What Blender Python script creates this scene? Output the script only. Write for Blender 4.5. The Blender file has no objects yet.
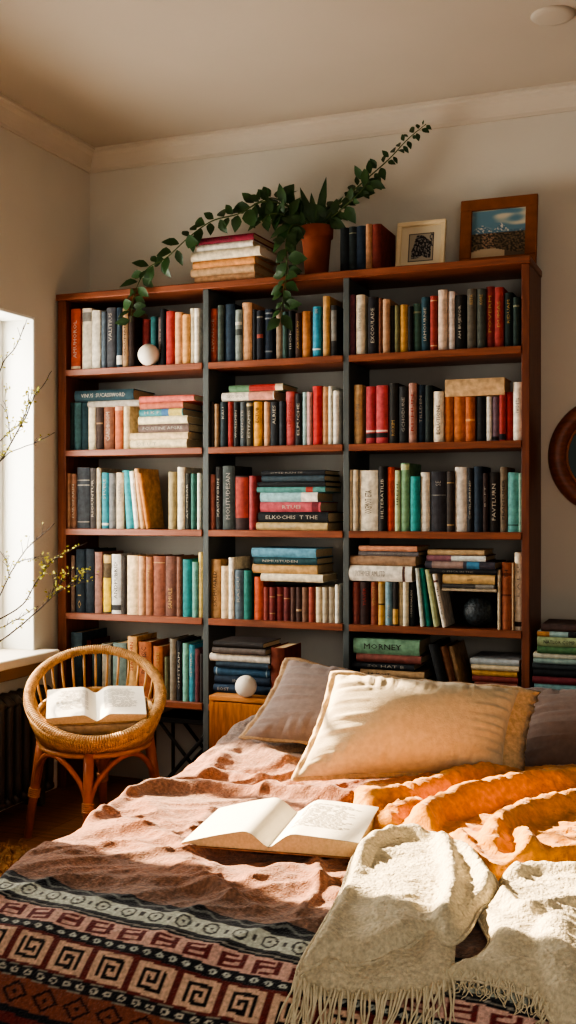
import bpy, math, random
from mathutils import Vector, Matrix, noise
from mathutils.geometry import delaunay_2d_cdt
random.seed(7)
C = bpy.context.scene.collection
SC = bpy.context.scene
PI = math.pi

# ------------------------------------------------------------------ camera
F = 1092.0; YH = 507.0; H = 1.15
TH = math.atan(F / 2773.0); SN, CS = math.sin(TH), math.cos(TH)
cam_d = bpy.data.cameras.new('camera'); cam = bpy.data.objects.new('camera', cam_d); C.objects.link(cam)
cam.location = (0, 0, H); cam.rotation_euler = (PI / 2, 0, TH)
cam_d.sensor_fit = 'AUTO'; cam_d.sensor_width = 36; cam_d.lens = F * 36 / 1024; cam_d.shift_y = -(512 - YH) / 1024
cam_d.clip_start = .02; cam_d.clip_end = 100
SC.camera = cam

def ray(x, y):
    r = (x - 288) / F
    return Vector((-SN + r * CS, CS + r * SN, (YH - y) / F))
def onY(x, y, Y):
    d = ray(x, y); return Vector((0, 0, H)) + d * (Y / d.y)
def onX(x, y, X):
    d = ray(x, y); return Vector((0, 0, H)) + d * (X / d.x)
def onZ(x, y, z):
    d = ray(x, y); return Vector((0, 0, H)) + d * ((z - H) / d.z)

# ------------------------------------------------------------------ materials
def lin(c):
    if isinstance(c, str):
        c = tuple(int(c[i:i + 2], 16) / 255 for i in (0, 2, 4))
    return tuple((v / 12.92 if v <= .04045 else ((v + .055) / 1.055) ** 2.4) for v in c) + (1,)
_mats = {}
def mat(name, col, rough=.7, var=.12, scale=8, bump=0, bscale=60, stretch=None, metal=0, spec=.3, sheen=0, attr=None, wave=None):
    """principled material: base colour varied by noise (optionally stretched like grain), bump from noise"""
    key = (name, col)
    if key in _mats: return _mats[key]
    m = bpy.data.materials.new(name); m.use_nodes = True
    nt = m.node_tree; N = nt.nodes; L = nt.links
    b = N['Principled BSDF']
    b.inputs['Roughness'].default_value = rough; b.inputs['Metallic'].default_value = metal
    b.inputs['Specular IOR Level'].default_value = spec
    if sheen: b.inputs['Sheen Weight'].default_value = sheen; b.inputs['Sheen Roughness'].default_value = .5
    tc = N.new('ShaderNodeTexCoord'); mp = N.new('ShaderNodeMapping'); L.new(tc.outputs['Object'], mp.inputs['Vector'])
    if stretch: mp.inputs['Scale'].default_value = stretch
    no = N.new('ShaderNodeTexNoise'); no.inputs['Scale'].default_value = scale; no.inputs['Detail'].default_value = 4
    L.new(mp.outputs['Vector'], no.inputs['Vector'])
    cr = N.new('ShaderNodeMapRange'); cr.inputs[1].default_value = .3; cr.inputs[2].default_value = .7
    cr.inputs[3].default_value = 1 - var; cr.inputs[4].default_value = 1 + var
    L.new(no.outputs['Fac'], cr.inputs[0])
    mx = N.new('ShaderNodeMix'); mx.data_type = 'RGBA'; mx.blend_type = 'MULTIPLY'; mx.inputs['Factor'].default_value = 1
    if attr:
        at = N.new('ShaderNodeAttribute'); at.attribute_name = attr; L.new(at.outputs['Color'], mx.inputs['A'])
    else:
        mx.inputs['A'].default_value = lin(col)
    L.new(cr.outputs[0], mx.inputs['B']); L.new(mx.outputs['Result'], b.inputs['Base Color'])
    if bump:
        n2 = N.new('ShaderNodeTexNoise'); n2.inputs['Scale'].default_value = bscale; n2.inputs['Detail'].default_value = 3
        L.new(mp.outputs['Vector'], n2.inputs['Vector'])
        bp = N.new('ShaderNodeBump'); bp.inputs['Strength'].default_value = bump; bp.inputs['Distance'].default_value = .004
        src = n2.outputs['Fac']
        if wave:
            w = N.new('ShaderNodeTexWave'); w.inputs['Scale'].default_value = wave; w.inputs['Distortion'].default_value = 1.5
            L.new(mp.outputs['Vector'], w.inputs['Vector'])
            ad = N.new('ShaderNodeMath'); ad.operation = 'ADD'; L.new(src, ad.inputs[0]); L.new(w.outputs['Fac'], ad.inputs[1]); src = ad.outputs[0]
        L.new(src, bp.inputs['Height']); L.new(bp.outputs['Normal'], b.inputs['Normal'])
    _mats[key] = m; return m

WALL = mat('wall_plaster', 'cec9bd', .9, .03, 3, .15, 90, spec=.1)
CEIL = mat('ceiling_paint', 'b9b0a2', .9, .03, 2, .1, 60, spec=.1)
WHITE = mat('white_paint', 'e2e2db', .5, .03, 5)
CROWN = mat('crown_paint', 'c9c0b1', .7, .03, 5)
FLOORM = mat('floor_wood', '7d5232', .45, .35, 5, .1, 20, (1, 12, 1))
MAHOG = mat('mahogany_wood', '7f4a34', .42, .28, 6, .06, 30, (1.2, 14, 14), spec=.4)
MAHOGV = mat('mahogany_upright', '70402d', .42, .28, 6, .06, 30, (14, 14, 1.2), spec=.4)
SLATE = mat('slate_paint', '525858', .6, .1, 8)
BACKP = mat('back_panel', 'a5a29a', .8, .12, 3)
PAGES = mat('page_edges', 'cdb58f', .9, .12, 160)
PAPER = mat('paper_page', 'efe7d6', .9, .03, 30)
PRINT = mat('printed_text', '8f887e', .9, .1, 30)
RATTAN = mat('rattan_cane', 'b37a48', .45, .22, 25, .2, 120, spec=.45)
SPIND = mat('spindle_cane', 'c79a66', .5, .15, 25, .1, 80, spec=.4)
WICKER = mat('wicker_braid', 'c39a68', .55, .3, 50, .6, 220, spec=.3)
RATLEG = mat('rattan_leg', 'a05c36', .4, .2, 20, .1, 60, spec=.45)
IRON = mat('cast_iron', '45413c', .5, .15, 10, spec=.4)
TERRA = mat('terracotta', '8a4a32', .85, .12, 12, .1, 60)
LEAF = mat('leaf_green', '2a4522', .45, .35, 18, spec=.45)
STEM = mat('vine_stem', '4a5a30', .6, .2, 20)
SOIL = mat('potting_soil', '2e2118', 1, .3, 60, .6, 80)
TWIG = mat('twig_bark', '332a24', .8, .2, 40)
BUD = mat('bud_yellow', '9f9a3c', .7, .25, 60)
OAK = mat('honey_oak', 'b97a43', .45, .22, 5, .05, 30, (10, 10, 1.5), spec=.4)
CERAM = mat('cream_ceramic', 'e6ddcd', .5, .04, 20, .1, 50)
def sh(col, rough=.72):
    v = [int(col[i:i + 2], 16) / 255 for i in (0, 2, 4)]; g = .3 * v[0] + .59 * v[1] + .11 * v[2]
    return mat('cover_' + col, tuple((c + (g - c) * .17) * .97 for c in v), rough, .3, 45, .12, 140)

# ------------------------------------------------------------------ mesh helpers
class MB:
    def __init__(s): s.v = []; s.f = []
    def add(s, vs, fs):
        n = len(s.v); s.v += [tuple(v) for v in vs]; s.f += [tuple(i + n for i in f) for f in fs]
    def box(s, x0, x1, y0, y1, z0, z1, M=None, c=0):
        if c <= 0:
            vs = [Vector((x, y, z)) for x in (x0, x1) for y in (y0, y1) for z in (z0, z1)]
            fs = [(0, 1, 3, 2), (4, 6, 7, 5), (0, 4, 5, 1), (2, 3, 7, 6), (0, 2, 6, 4), (1, 5, 7, 3)]
        else:
            b = [(x0, x1), (y0, y1), (z0, z1)]; vs = []; idx = {}
            for i in (0, 1):
                for j in (0, 1):
                    for k in (0, 1):
                        s3 = (i, j, k)
                        for a in range(3):
                            p = [b[q][s3[q]] + (c if s3[q] == 0 else -c) if q != a else b[q][s3[q]] for q in range(3)]
                            idx[(i, j, k, a)] = len(vs); vs.append(Vector(p))
            fs = []
            for a in range(3):
                o = [q for q in range(3) if q != a]
                for sd in (0, 1):
                    loop = []
                    for (p, q) in ((0, 0), (1, 0), (1, 1), (0, 1)):
                        t = [0, 0, 0]; t[a] = sd; t[o[0]] = p; t[o[1]] = q; loop.append(idx[(*t, a)])
                    fs.append(tuple(loop))
            for a in range(3):
                o = [q for q in range(3) if q != a]
                for p in (0, 1):
                    for q in (0, 1):
                        t0 = [0, 0, 0]; t0[o[0]] = p; t0[o[1]] = q; t1 = list(t0); t1[a] = 1
                        fs.append((idx[(*t0, o[0])], idx[(*t1, o[0])], idx[(*t1, o[1])], idx[(*t0, o[1])]))
            for i in (0, 1):
                for j in (0, 1):
                    for k in (0, 1): fs.append(tuple(idx[(i, j, k, a)] for a in range(3)))
        if M: vs = [M @ v for v in vs]
        s.add(vs, fs)
    def tube(s, pts, rad, seg=8, closed=False, caps=True):
        pts = [Vector(p) for p in pts]; n = len(pts)
        if not hasattr(rad, '__len__'): rad = [rad] * n
        vs = []; fs = []; up = None
        for i, p in enumerate(pts):
            if closed: d = (pts[(i + 1) % n] - pts[i - 1])
            else: d = pts[min(i + 1, n - 1)] - pts[max(i - 1, 0)]
            d.normalize()
            if up is None:
                up = Vector((0, 0, 1)) if abs(d.z) < .9 else Vector((1, 0, 0))
            a = (up - d * up.dot(d)); a.normalize(); b = d.cross(a); up = a
            for k in range(seg):
                t = 2 * PI * k / seg; vs.append(p + (a * math.cos(t) + b * math.sin(t)) * rad[i])
        for i in range(n if closed else n - 1):
            for k in range(seg):
                j = (i + 1) % n; k2 = (k + 1) % seg
                fs.append((i * seg + k, i * seg + k2, j * seg + k2, j * seg + k))
        if caps and not closed:
            fs.append(tuple(range(seg - 1, -1, -1))); fs.append(tuple((n - 1) * seg + k for k in range(seg)))
        s.add(vs, fs)
    def lathe(s, prof, seg=32, M=None):
        vs = []; fs = []; n = len(prof)
        for (r, z) in prof:
            for k in range(seg):
                t = 2 * PI * k / seg; vs.append(Vector((r * math.cos(t), r * math.sin(t), z)))
        for i in range(n - 1):
            for k in range(seg):
                k2 = (k + 1) % seg; fs.append((i * seg + k, i * seg + k2, (i + 1) * seg + k2, (i + 1) * seg + k))
        if M: vs = [M @ v for v in vs]
        s.add(vs, fs)
    def grid(s, fn, nu, nv):
        vs = [fn(i / nu, j / nv) for i in range(nu + 1) for j in range(nv + 1)]
        fs = [(i * (nv + 1) + j, (i + 1) * (nv + 1) + j, (i + 1) * (nv + 1) + j + 1, i * (nv + 1) + j + 1) for i in range(nu) for j in range(nv)]
        s.add(vs, fs)
    def sphere(s, c, r, seg=24, rings=14):
        c = Vector(c)
        s.lathe([(max(1e-5, r * math.sin(PI * i / rings)), -r * math.cos(PI * i / rings)) for i in range(rings + 1)], seg, Matrix.Translation(c))
    def build(s, name, m, parent=None, smooth=False, loc=None):
        me = bpy.data.meshes.new(name); me.from_pydata(s.v, [], s.f); me.materials.append(m); me.validate()
        if smooth: me.shade_smooth()
        o = bpy.data.objects.new(name, me); C.objects.link(o)
        if parent: o.parent = parent
        if loc: o.location = loc
        return o
def tag(o, label=None, cat=None, group=None, kind=None):
    if label: o['label'] = label
    if cat: o['category'] = cat
    if group: o['group'] = group
    if kind: o['kind'] = kind
    return o
def thing(name, label, cat, loc=(0, 0, 0), rz=0, group=None):
    o = bpy.data.objects.new(name, None); C.objects.link(o); o.location = loc; o.rotation_euler = (0, 0, rz)
    o.empty_display_size = .05
    return tag(o, label, cat, group)
def struct(o): return tag(o, kind='structure')
def smooth(a, b, x):
    t = min(1, max(0, (x - a) / (b - a))); return t * t * (3 - 2 * t)
def spline(pts, n):
    """catmull-rom through pts, n samples per span"""
    P = [Vector(p) for p in pts]; P = [P[0] * 2 - P[1]] + P + [P[-1] * 2 - P[-2]]; out = []
    for i in range(1, len(P) - 2):
        for k in range(n):
            t = k / n; a, b, c, d = P[i - 1], P[i], P[i + 1], P[i + 2]
            out.append(.5 * ((2 * b) + (c - a) * t + (2 * a - 5 * b + 4 * c - d) * t * t + (3 * b - a - 3 * c + d) * t ** 3))
    out.append(P[-2]); return out

# ------------------------------------------------------------------ room
D = 3.82                     # bookcase front plane
YB = D + .27                 # back wall
XL = -2.535                  # left wall
ZC = 2.68
WY0, WY1, WZ0, WZ1 = 2.47, 3.683, .58, 1.907   # window opening in the left wall
WT = .20
b = MB(); b.box(XL - .3, 3.2, YB, YB + .12, 0, ZC + .1); struct(b.build('wall_back', WALL))
b = MB()
b.box(XL - WT, XL, -2.6, WY0, 0, ZC); b.box(XL - WT, XL, WY1, YB, 0, ZC)
b.box(XL - WT, XL, WY0, WY1, 0, WZ0 - .035); b.box(XL - WT, XL, WY0, WY1, WZ1, ZC)
struct(b.build('wall_left', WALL))
b = MB(); b.box(XL - .3, 3.2, -2.6, YB + .12, ZC, ZC + .1); struct(b.build('ceiling', CEIL))
b = MB()
w = .13; x = XL - .2
while x < 3.2:
    off = random.random() * 1.2; y = -2.6 - off
    while y < YB:
        b.box(x + .0008, x + w - .0008, max(y, -2.6) + .0008, min(y + 1.4, YB) - .0008, -.03, 0, c=.001); y += 1.4
    x += w
b.box(XL - .2, 3.2, -2.6, YB, -.06, -.004)
struct(b.build('floor', FLOORM))
def crown_prof():
    return [(0, -.085), (.008, -.085), (.010, -.072), (.016, -.066), (.024, -.05), (.038, -.028), (.055, -.018), (.058, -.012), (.066, -.010), (.066, 0)]
b = MB(); cp = crown_prof()
vs = [(XL + d, YB - d, ZC + z) for d, z in cp] + [(3.2, YB - d, ZC + z) for d, z in cp]
n = len(cp); b.add(vs, [(i, i + 1, n + i + 1, n + i) for i in range(n - 1)]); struct(b.build('trim_1', CROWN))
b = MB(); vs = [(XL + d, YB - d, ZC + z) for d, z in cp] + [(XL + d, -2.6, ZC + z) for d, z in cp]
b.add(vs, [(i + 1, i, n + i, n + i + 1) for i in range(n - 1)]); struct(b.build('trim_2', CROWN))
b = MB(); b.box(XL, XL + .018, -2.6, 3.815, 0, .12, c=.003); struct(b.build('baseboard_left', WHITE))
b = MB(); b.box(-.55, 3.2, YB - .018, YB, 0, .12, c=.003); struct(b.build('baseboard_back', WHITE))

# window: jamb lining, frame, glazing bars, panes, sill
win = bpy.data.objects.new('window_1', None); C.objects.link(win); win.location = (XL, WY0, WZ0); struct(win)
def wbox(name, m, boxes, c=.002):
    bb = MB()
    for q in boxes: bb.box(q[0] - XL, q[1] - XL, q[2] - WY0, q[3] - WY0, q[4] - WZ0, q[5] - WZ0, c=c)
    return bb.build(name, m, win)
XF = XL - .145
wbox('window_jamb', WHITE, [(XL - WT, XL + .001, WY1 - .012, WY1, WZ0, WZ1), (XL - WT, XL + .001, WY0, WY0 + .012, WZ0, WZ1), (XL - WT, XL + .001, WY0 + .012, WY1 - .012, WZ1 - .012, WZ1)])
wbox('window_frame', WHITE, [(XF - .05, XF, WY1 - .05, WY1 - .012, WZ0, WZ1 - .012), (XF - .05, XF, WY0 + .012, WY0 + .05, WZ0, WZ1 - .012),
     (XF - .05, XF, WY0 + .05, WY1 - .05, WZ1 - .05, WZ1 - .012), (XF - .05, XF, WY0 + .05, WY1 - .05, WZ0, WZ0 + .05)])
wbox('glazing_bar', WHITE, [(XF - .04, XF - .008, 3.08, 3.11, WZ0 + .05, WZ1 - .05), (XF - .036, XF - .012, WY0 + .05, WY1 - .05, 1.44, 1.458)])
gm = bpy.data.materials.new('window_glass'); gm.use_nodes = True; nt = gm.node_tree; nt.nodes.clear()
o_ = nt.nodes.new('ShaderNodeOutputMaterial'); mxs = nt.nodes.new('ShaderNodeMixShader'); tr = nt.nodes.new('ShaderNodeBsdfTransparent'); gl = nt.nodes.new('ShaderNodeBsdfGlossy')
gl.inputs['Roughness'].default_value = .02; mxs.inputs[0].default_value = .05
nt.links.new(tr.outputs[0], mxs.inputs[1]); nt.links.new(gl.outputs[0], mxs.inputs[2]); nt.links.new(mxs.outputs[0], o_.inputs[0])
wbox('pane', gm, [(XF - .026, XF - .022, WY0 + .05, WY1 - .05, WZ0 + .05, WZ1 - .05)], 0)
wbox('window_sill', mat('sill_wood', 'e2d6c2', .5, .08, 6), [(XL - .145, XL + .085, WY0 - .06, WY1 + .05, WZ0 - .035, WZ0)], .004)
wbox('sill_apron', mat('apron_wood', 'a58465', .6, .1, 6), [(XL + .001, XL + .03, WY0 - .03, WY1 + .03, WZ0 - .09, WZ0 - .0355)], .003)

# smoke detector
p = onZ(553, 15, ZC)
b = MB(); b.lathe([(0.0001, -.010), (.045, -.010), (.062, -.008), (.068, -.003), (.068, 0)], 32)
tag(b.build('smoke_detector', CEIL, None, True, p), 'flat round ceiling disc at the upper right of the ceiling', 'smoke detector')

# radiator ------------------------------------------------------------
rad = thing('radiator', 'dark cast iron column radiator under the window', 'radiator', (XL + .078, 3.0, 0))
y = -1.0; k = 0
while y < .62:
    bb = MB()
    for dx in (-.038, 0, .038):
        bb.tube([(dx, y, .075), (dx, y, .12), (dx, y, .40), (dx, y, .425)], [.014, .0165, .0165, .015], 8)
    bb.tube([(-.045, y, .075), (-.02, y, .062), (.02, y, .062), (.045, y, .075)], .02, 8)
    bb.tube([(-.047, y, .415), (-.025, y, .437), (.025, y, .437), (.047, y, .415)], .021, 8)
    o = bb.build('radiator_column', IRON, rad, True)
    y += .052; k += 1
bb = MB(); bb.tube([(0, -1.02, .075), (0, .64, .075)], .013, 8); bb.tube([(0, -1.02, .42), (0, .64, .42)], .013, 8); bb.build('connecting_pipe', IRON, rad, True)
for yy in (-.95, .57):
    bb = MB(); bb.box(-.04, .04, yy - .015, yy + .015, 0, .065, c=.004); bb.build('foot', IRON, rad)

# ------------------------------------------------------------------ bookcase
ZS = [2.02, 1.71, 1.382, 1.062, .719, .388]; ST = .026
xo0 = onY(57.5, 500, D).x; xi0 = onY(66, 500, D).x
xd1a, xd1b = onY(202.5, 500, D).x, onY(208.5, 500, D).x
xd2a, xd2b = onY(343, 500, D).x, onY(349, 500, D).x
xi1 = onY(521.5, 500, D).x; xo1 = onY(529.5, 500, D).x
bc = thing('bookcase', 'tall mahogany bookcase of three bays with slate uprights against the back wall', 'bookcase', ((xo0 + xo1) / 2, D, 0))
bx0 = bc.location.x
def bb_(name, m, x0, x1, y0, y1, z0, z1, c=.002):
    q = MB(); q.box(x0 - bx0, x1 - bx0, y0 - D, y1 - D, z0, z1, c=c); return q.build(name, m, bc)
DB = YB - .006
bb_('side_panel', MAHOGV, xo0, xi0, D, DB, 0, ZS[0] - ST); bb_('side_panel', MAHOGV, xi1, xo1, D, DB, 0, ZS[0] - ST)
tb = bb_('top_board', MAHOG, xo0 - .004, xo1 + .004, D - .008, DB, ZS[0] - ST, ZS[0], .003)
for z in ZS[1:]:
    for (a_, b_) in ((xi0, xd1a), (xd1b, xd2a), (xd2b, xi1)):
        bb_('shelf', MAHOG, a_, b_, D - .004, DB - .012, z - ST, z)
bb_('divider', SLATE, xd1a, xd1b, D + .002, DB, 0, ZS[0] - ST); bb_('divider', SLATE, xd2a, xd2b, D + .002, DB, 0, ZS[0] - ST)
bb_('back_panel', BACKP, xi0, xi1, DB - .011, DB, .0, ZS[0] - ST, 0)
COLS = {'left': (xi0, xd1a), 'middle': (xd1b, xd2a), 'right': (xd2b, xi1)}
ROWN = ['top', 'second', 'third', 'fourth', 'bottom']

# ------------------------------------------------------------------ lettering (built-in vector font turned to mesh)
_txt = {}
def text_mesh(s):
    if s in _txt: return _txt[s]
    cu = bpy.data.curves.new('lettering', 'FONT'); cu.body = s; cu.resolution_u = 1; cu.align_x = 'CENTER'; cu.align_y = 'CENTER'; cu.size = 1
    o = bpy.data.objects.new('lettering', cu); C.objects.link(o)
    dg = bpy.context.evaluated_depsgraph_get(); me = bpy.data.meshes.new_from_object(o.evaluated_get(dg))
    C.objects.unlink(o); bpy.data.objects.remove(o)
    vs = [v.co.copy() for v in me.vertices]; fs = [tuple(p.vertices) for p in me.polygons]; bpy.data.meshes.remove(me)
    xs = [v.x for v in vs]; ys = [v.y for v in vs]
    cx, cy = (min(xs) + max(xs)) / 2, (min(ys) + max(ys)) / 2
    w, h = max(xs) - min(xs), max(ys) - min(ys)
    _txt[s] = ([((v.x - cx) / w, (v.y - cy) / h) for v in vs], fs); return _txt[s]
INK = {'w': mat('ink_white', 'a9a193', .7, .1, 50), 'g': mat('ink_gold', 'a3834c', .5, .2, 50), 'k': mat('ink_black', '2a2420', .7, .1, 50), 'r': mat('ink_red', '8a2a20', .7, .1, 50), 'd': mat('ink_grey', '8d8880', .7, .2, 50)}

# ------------------------------------------------------------------ books
books = []    # records for labels
def make_book(th, h, dp, col, title=None, ink='w', bands=(), page=PAGES, dims=None):
    """book with spine on local -Y face, height on +Z, thickness on X; origin at the middle of its foot, spine front at y=0"""
    root = bpy.data.objects.new('book', None); C.objects.link(root); root.empty_display_size = .03
    ct = min(.0028, th * .16); bulge = min(.007, th * .24); M_ = sh(col)
    b = MB(); n = 6; prof = []
    for i in range(n + 1):
        u = -1 + 2 * i / n; prof.append((u * th / 2, bulge * (u * u)))
    inner = [(u_ * (1 - 2 * ct / th), y_ + ct) for u_, y_ in prof]
    vs = []; fs = []
    for z in (0, h):
        vs += [(x, y, z) for x, y in prof] + [(x, y, z) for x, y in inner]
    m = n + 1
    for i in range(n):
        fs.append((i, i + 1, 2 * m + i + 1, 2 * m + i)); fs.append((m + i + 1, m + i, 3 * m + i, 3 * m + i + 1))
        fs.append((i + 1, i, m + i, m + i + 1)); fs.append((2 * m + i, 2 * m + i + 1, 3 * m + i + 1, 3 * m + i))
    b.add(vs, fs)
    b.box(-th / 2, -th / 2 + ct, bulge, dp, 0, h); b.box(th / 2 - ct, th / 2, bulge, dp, 0, h)
    b.build('cover', M_, root)
    b = MB(); b.box(-th / 2 + ct, th / 2 - ct, bulge + ct, dp - .004, .003, h - .004); b.build('page_block', page, root)
    for (f0, f1, bc_) in bands:
        b = MB(); e = .0004
        vs = []
        for z in (h * f0, h * f1): vs += [(x, y - e, z) for x, y in prof]
        b.add(vs, [(i, i + 1, m + i + 1, m + i) for i in range(n)]); b.build('spine_band', sh(bc_), root)
    if title:
        t, f0, f1 = title if isinstance(title, tuple) else (title, .14, .86)
        tv, tf = text_mesh(t); b = MB(); W = th * .36; L_ = h * (f1 - f0) * .85; cz = h * (f0 + f1) / 2
        up = 1
        vs = [(-yy * W, -.0009 + bulge * ((-yy * W) / (th / 2)) ** 2, cz + xx * L_) for xx, yy in tv]
        b.add(vs, [tuple(f) for f in tf]); b.build('spine_title', INK[ink], root)
    return root

def upright(row, colm, items, y0=.012, grp=None, zbase=None, Yf=None):
    """items: (x0, x1, ytop, colour, look, opts) in photo pixels along the shelf front"""
    zb = ZS[row + 1] if zbase is None else zbase
    recs = []
    for it in items:
        x0, x1, yt, col, look = it[:5]; op = it[5] if len(it) > 5 else {}
        Y = (D if Yf is None else Yf) + op.get('y', y0 + random.uniform(-.004, .008))
        xa, xb = onY(x0, yt, Y).x, onY(x1, yt, Y).x
        xm = (x0 + x1) / 2
        h = max(.08, onY(xm, yt, Y).z - zb)
        if 'h' in op: h = op['h']
        lim = ZS[row] - ST - zb - .008 if zbase is None else 9
        h = min(h, lim)
        th = (xb - xa) - .0012
        dp = op.get('dp', min(.205, max(.14, h * .72)) + random.uniform(-.01, .006))
        r = make_book(th, h, dp, col, op.get('t'), op.get('ink', 'w'), op.get('b', ()))
        xc = (xa + xb) / 2
        if 'lean' in op:   # px shift of the foot relative to the top: lean about Y
            xf = onY(xm + op['lean'], yt, Y).x; ang = math.atan2(xc - xf, h)
            r.rotation_euler = (0, ang, op.get('rz', 0)); dz = abs(math.sin(ang)) * th / 2
            r.location = (xf, Y, zb + dz + .0004)
        else:
            r.location = (xc, Y, zb + .0004); r.rotation_euler = (0, 0, op.get('rz', random.uniform(-.006, .006)))
        recs.append([r, look, op.get('kind', 'book'), 'standing'])
    books.append((row, colm, recs, grp)); return recs

def lying(row, colm, items, zb, grp=None, Yf=None, rzs=.02, order_up=True):
    """items bottom to top: (x0, x1, ytop, ybot, colour, look, opts); each lies on the one before"""
    z = zb; recs = []
    for it in items:
        x0, x1, yt, yb_, col, look = it[:6]; op = it[6] if len(it) > 6 else {}
        Y = (D if Yf is None else Yf) + op.get('y', .008 + random.uniform(-.002, .012))
        xm = (x0 + x1) / 2; xa, xb = onY(x0, yt, Y).x, onY(x1, yt, Y).x
        th = op.get('th', onY(xm, yt, Y).z - onY(xm, yb_, Y).z); L_ = xb - xa
        if 'z' in op: z = op['z']
        r = make_book(th - .0008, L_, op.get('dp', min(.2, max(.13, L_ * .75))), col, op.get('t'), op.get('ink', 'w'), op.get('b', ()), op.get('pg', PAGES))
        r.rotation_euler = (Matrix.Rotation(op.get('rz', random.uniform(-rzs, rzs)), 3, 'Z') @ Matrix.Rotation(PI / 2, 3, 'Y')).to_euler()
        r.location = (xa, Y, z + th / 2); z += th + .0003
        recs.append([r, look, op.get('kind', 'book'), 'lying'])
    books.append((row, colm, recs, grp)); return z
def Z(x0, y0, k, lst):       # zoom crop coordinates -> photo pixels for upright items
    return [(x0 + a[0] / k, x0 + a[1] / k, y0 + a[2] / k) + tuple(a[3:]) for a in lst]
def ZL(x0, y0, k, lst):
    return [(x0 + a[0] / k, x0 + a[1] / k, y0 + a[2] / k, y0 + a[3] / k) + tuple(a[4:]) for a in lst]

# row 1 ---------------------------------------------------------------
upright(0, 'left', Z(50, 270, 3.6, [
 (72, 107, 140, 'b5482c', 'orange red hardback with cream lettering', dict(t='AMUHOROL', b=[(.02, .06, 'd9c3a0')])),
 (113, 147, 137, 'cfc4ac', 'cream book with a grey band near its top', dict(b=[(.78, .93, '7d7a74')])),
 (147, 178, 145, 'd8d0bb', 'plain ivory book'),
 (183, 200, 150, '5b6a77', 'slim slate blue book'),
 (200, 233, 135, '4d4f55', 'charcoal book with white lettering', dict(t=('VALITIUS', .4, .95))),
 (237, 258, 135, '2c3f4c', 'dark blue book with a white foot label', dict(b=[(.05, .2, 'd8d3c6')])),
 (258, 279, 137, 'b08a63', 'tan book with dark lettering', dict(t='ODUMANE', ink='k')),
 (279, 301, 165, '3a2a24', 'dark brown book half hidden by the hanging vine'),
 (306, 333, 170, '8c2f2b', 'maroon book behind the white ball'),
 (342, 363, 162, '2f6a6c', 'teal green book behind the white ball'),
 (369, 391, 165, '6e5a56', 'speckled grey brown book with white lettering', dict(t='SEIRNIA')),
 (395, 412, 140, '23262b', 'slim black book'),
 (415, 446, 148, 'b93a34', 'bright red hardback'),
 (447, 473, 152, 'e0a475', 'pale orange book'),
 (474, 501, 160, 'dd9f5c', 'amber orange book'),
 (503, 518, 138, 'e0d3b4', 'slim cream book'),
 (518, 535, 138, 'ece3d0', 'slim white book')]))
upright(0, 'middle', Z(200, 270, 3.84, [
 (35, 63, 148, 'b4503c', 'brick red book with white lettering', dict(t='SLWANOE')),
 (65, 89, 135, '4a5850', 'dark sage book'),
 (95, 131, 130, '24384a', 'plain dark navy book'),
 (133, 160, 152, '7f8a83', 'grey green book with a patterned band', dict(b=[(.5, .62, '4a524e'), (.7, .76, 'c8c4b4')])),
 (160, 197, 125, 'd0996a', 'tall peach tan book'),
 (201, 215, 152, '22262c', 'slim black book'),
 (215, 241, 155, '262a33', 'black book with a red emblem', dict(b=[(.44, .52, 'a5483a'), (.85, .88, '8a8577')])),
 (243, 276, 150, '2b3a4c', 'navy book with pale stripes', dict(b=[(.8, .83, '96a0a5'), (.9, .93, '96a0a5'), (.15, .18, '96a0a5')])),
 (290, 315, 155, '8c7760', 'taupe book behind the hanging vine'),
 (315, 336, 160, '35504a', 'dark green book behind the hanging vine'),
 (337, 358, 157, '23272b', 'black book with thin white lines', dict(t='IIIONIN')),
 (364, 388, 165, '4d3428', 'dark brown book with tan lettering', dict(t='AROSSUN', ink='g')),
 (388, 421, 158, 'cc8143', 'plain orange book'),
 (430, 462, 140, '2f95b4', 'bright cyan blue book with white marks', dict(t=('ISE', .86, .96), b=[(.14, .17, 'd8e6e8')])),
 (470, 496, 100, 'c79457', 'tall ochre tan book'),
 (500, 523, 135, '3b3d3e', 'dark book with a white fore edge line', dict(b=[(.3, .9, '8a8a84')]))]))
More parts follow.
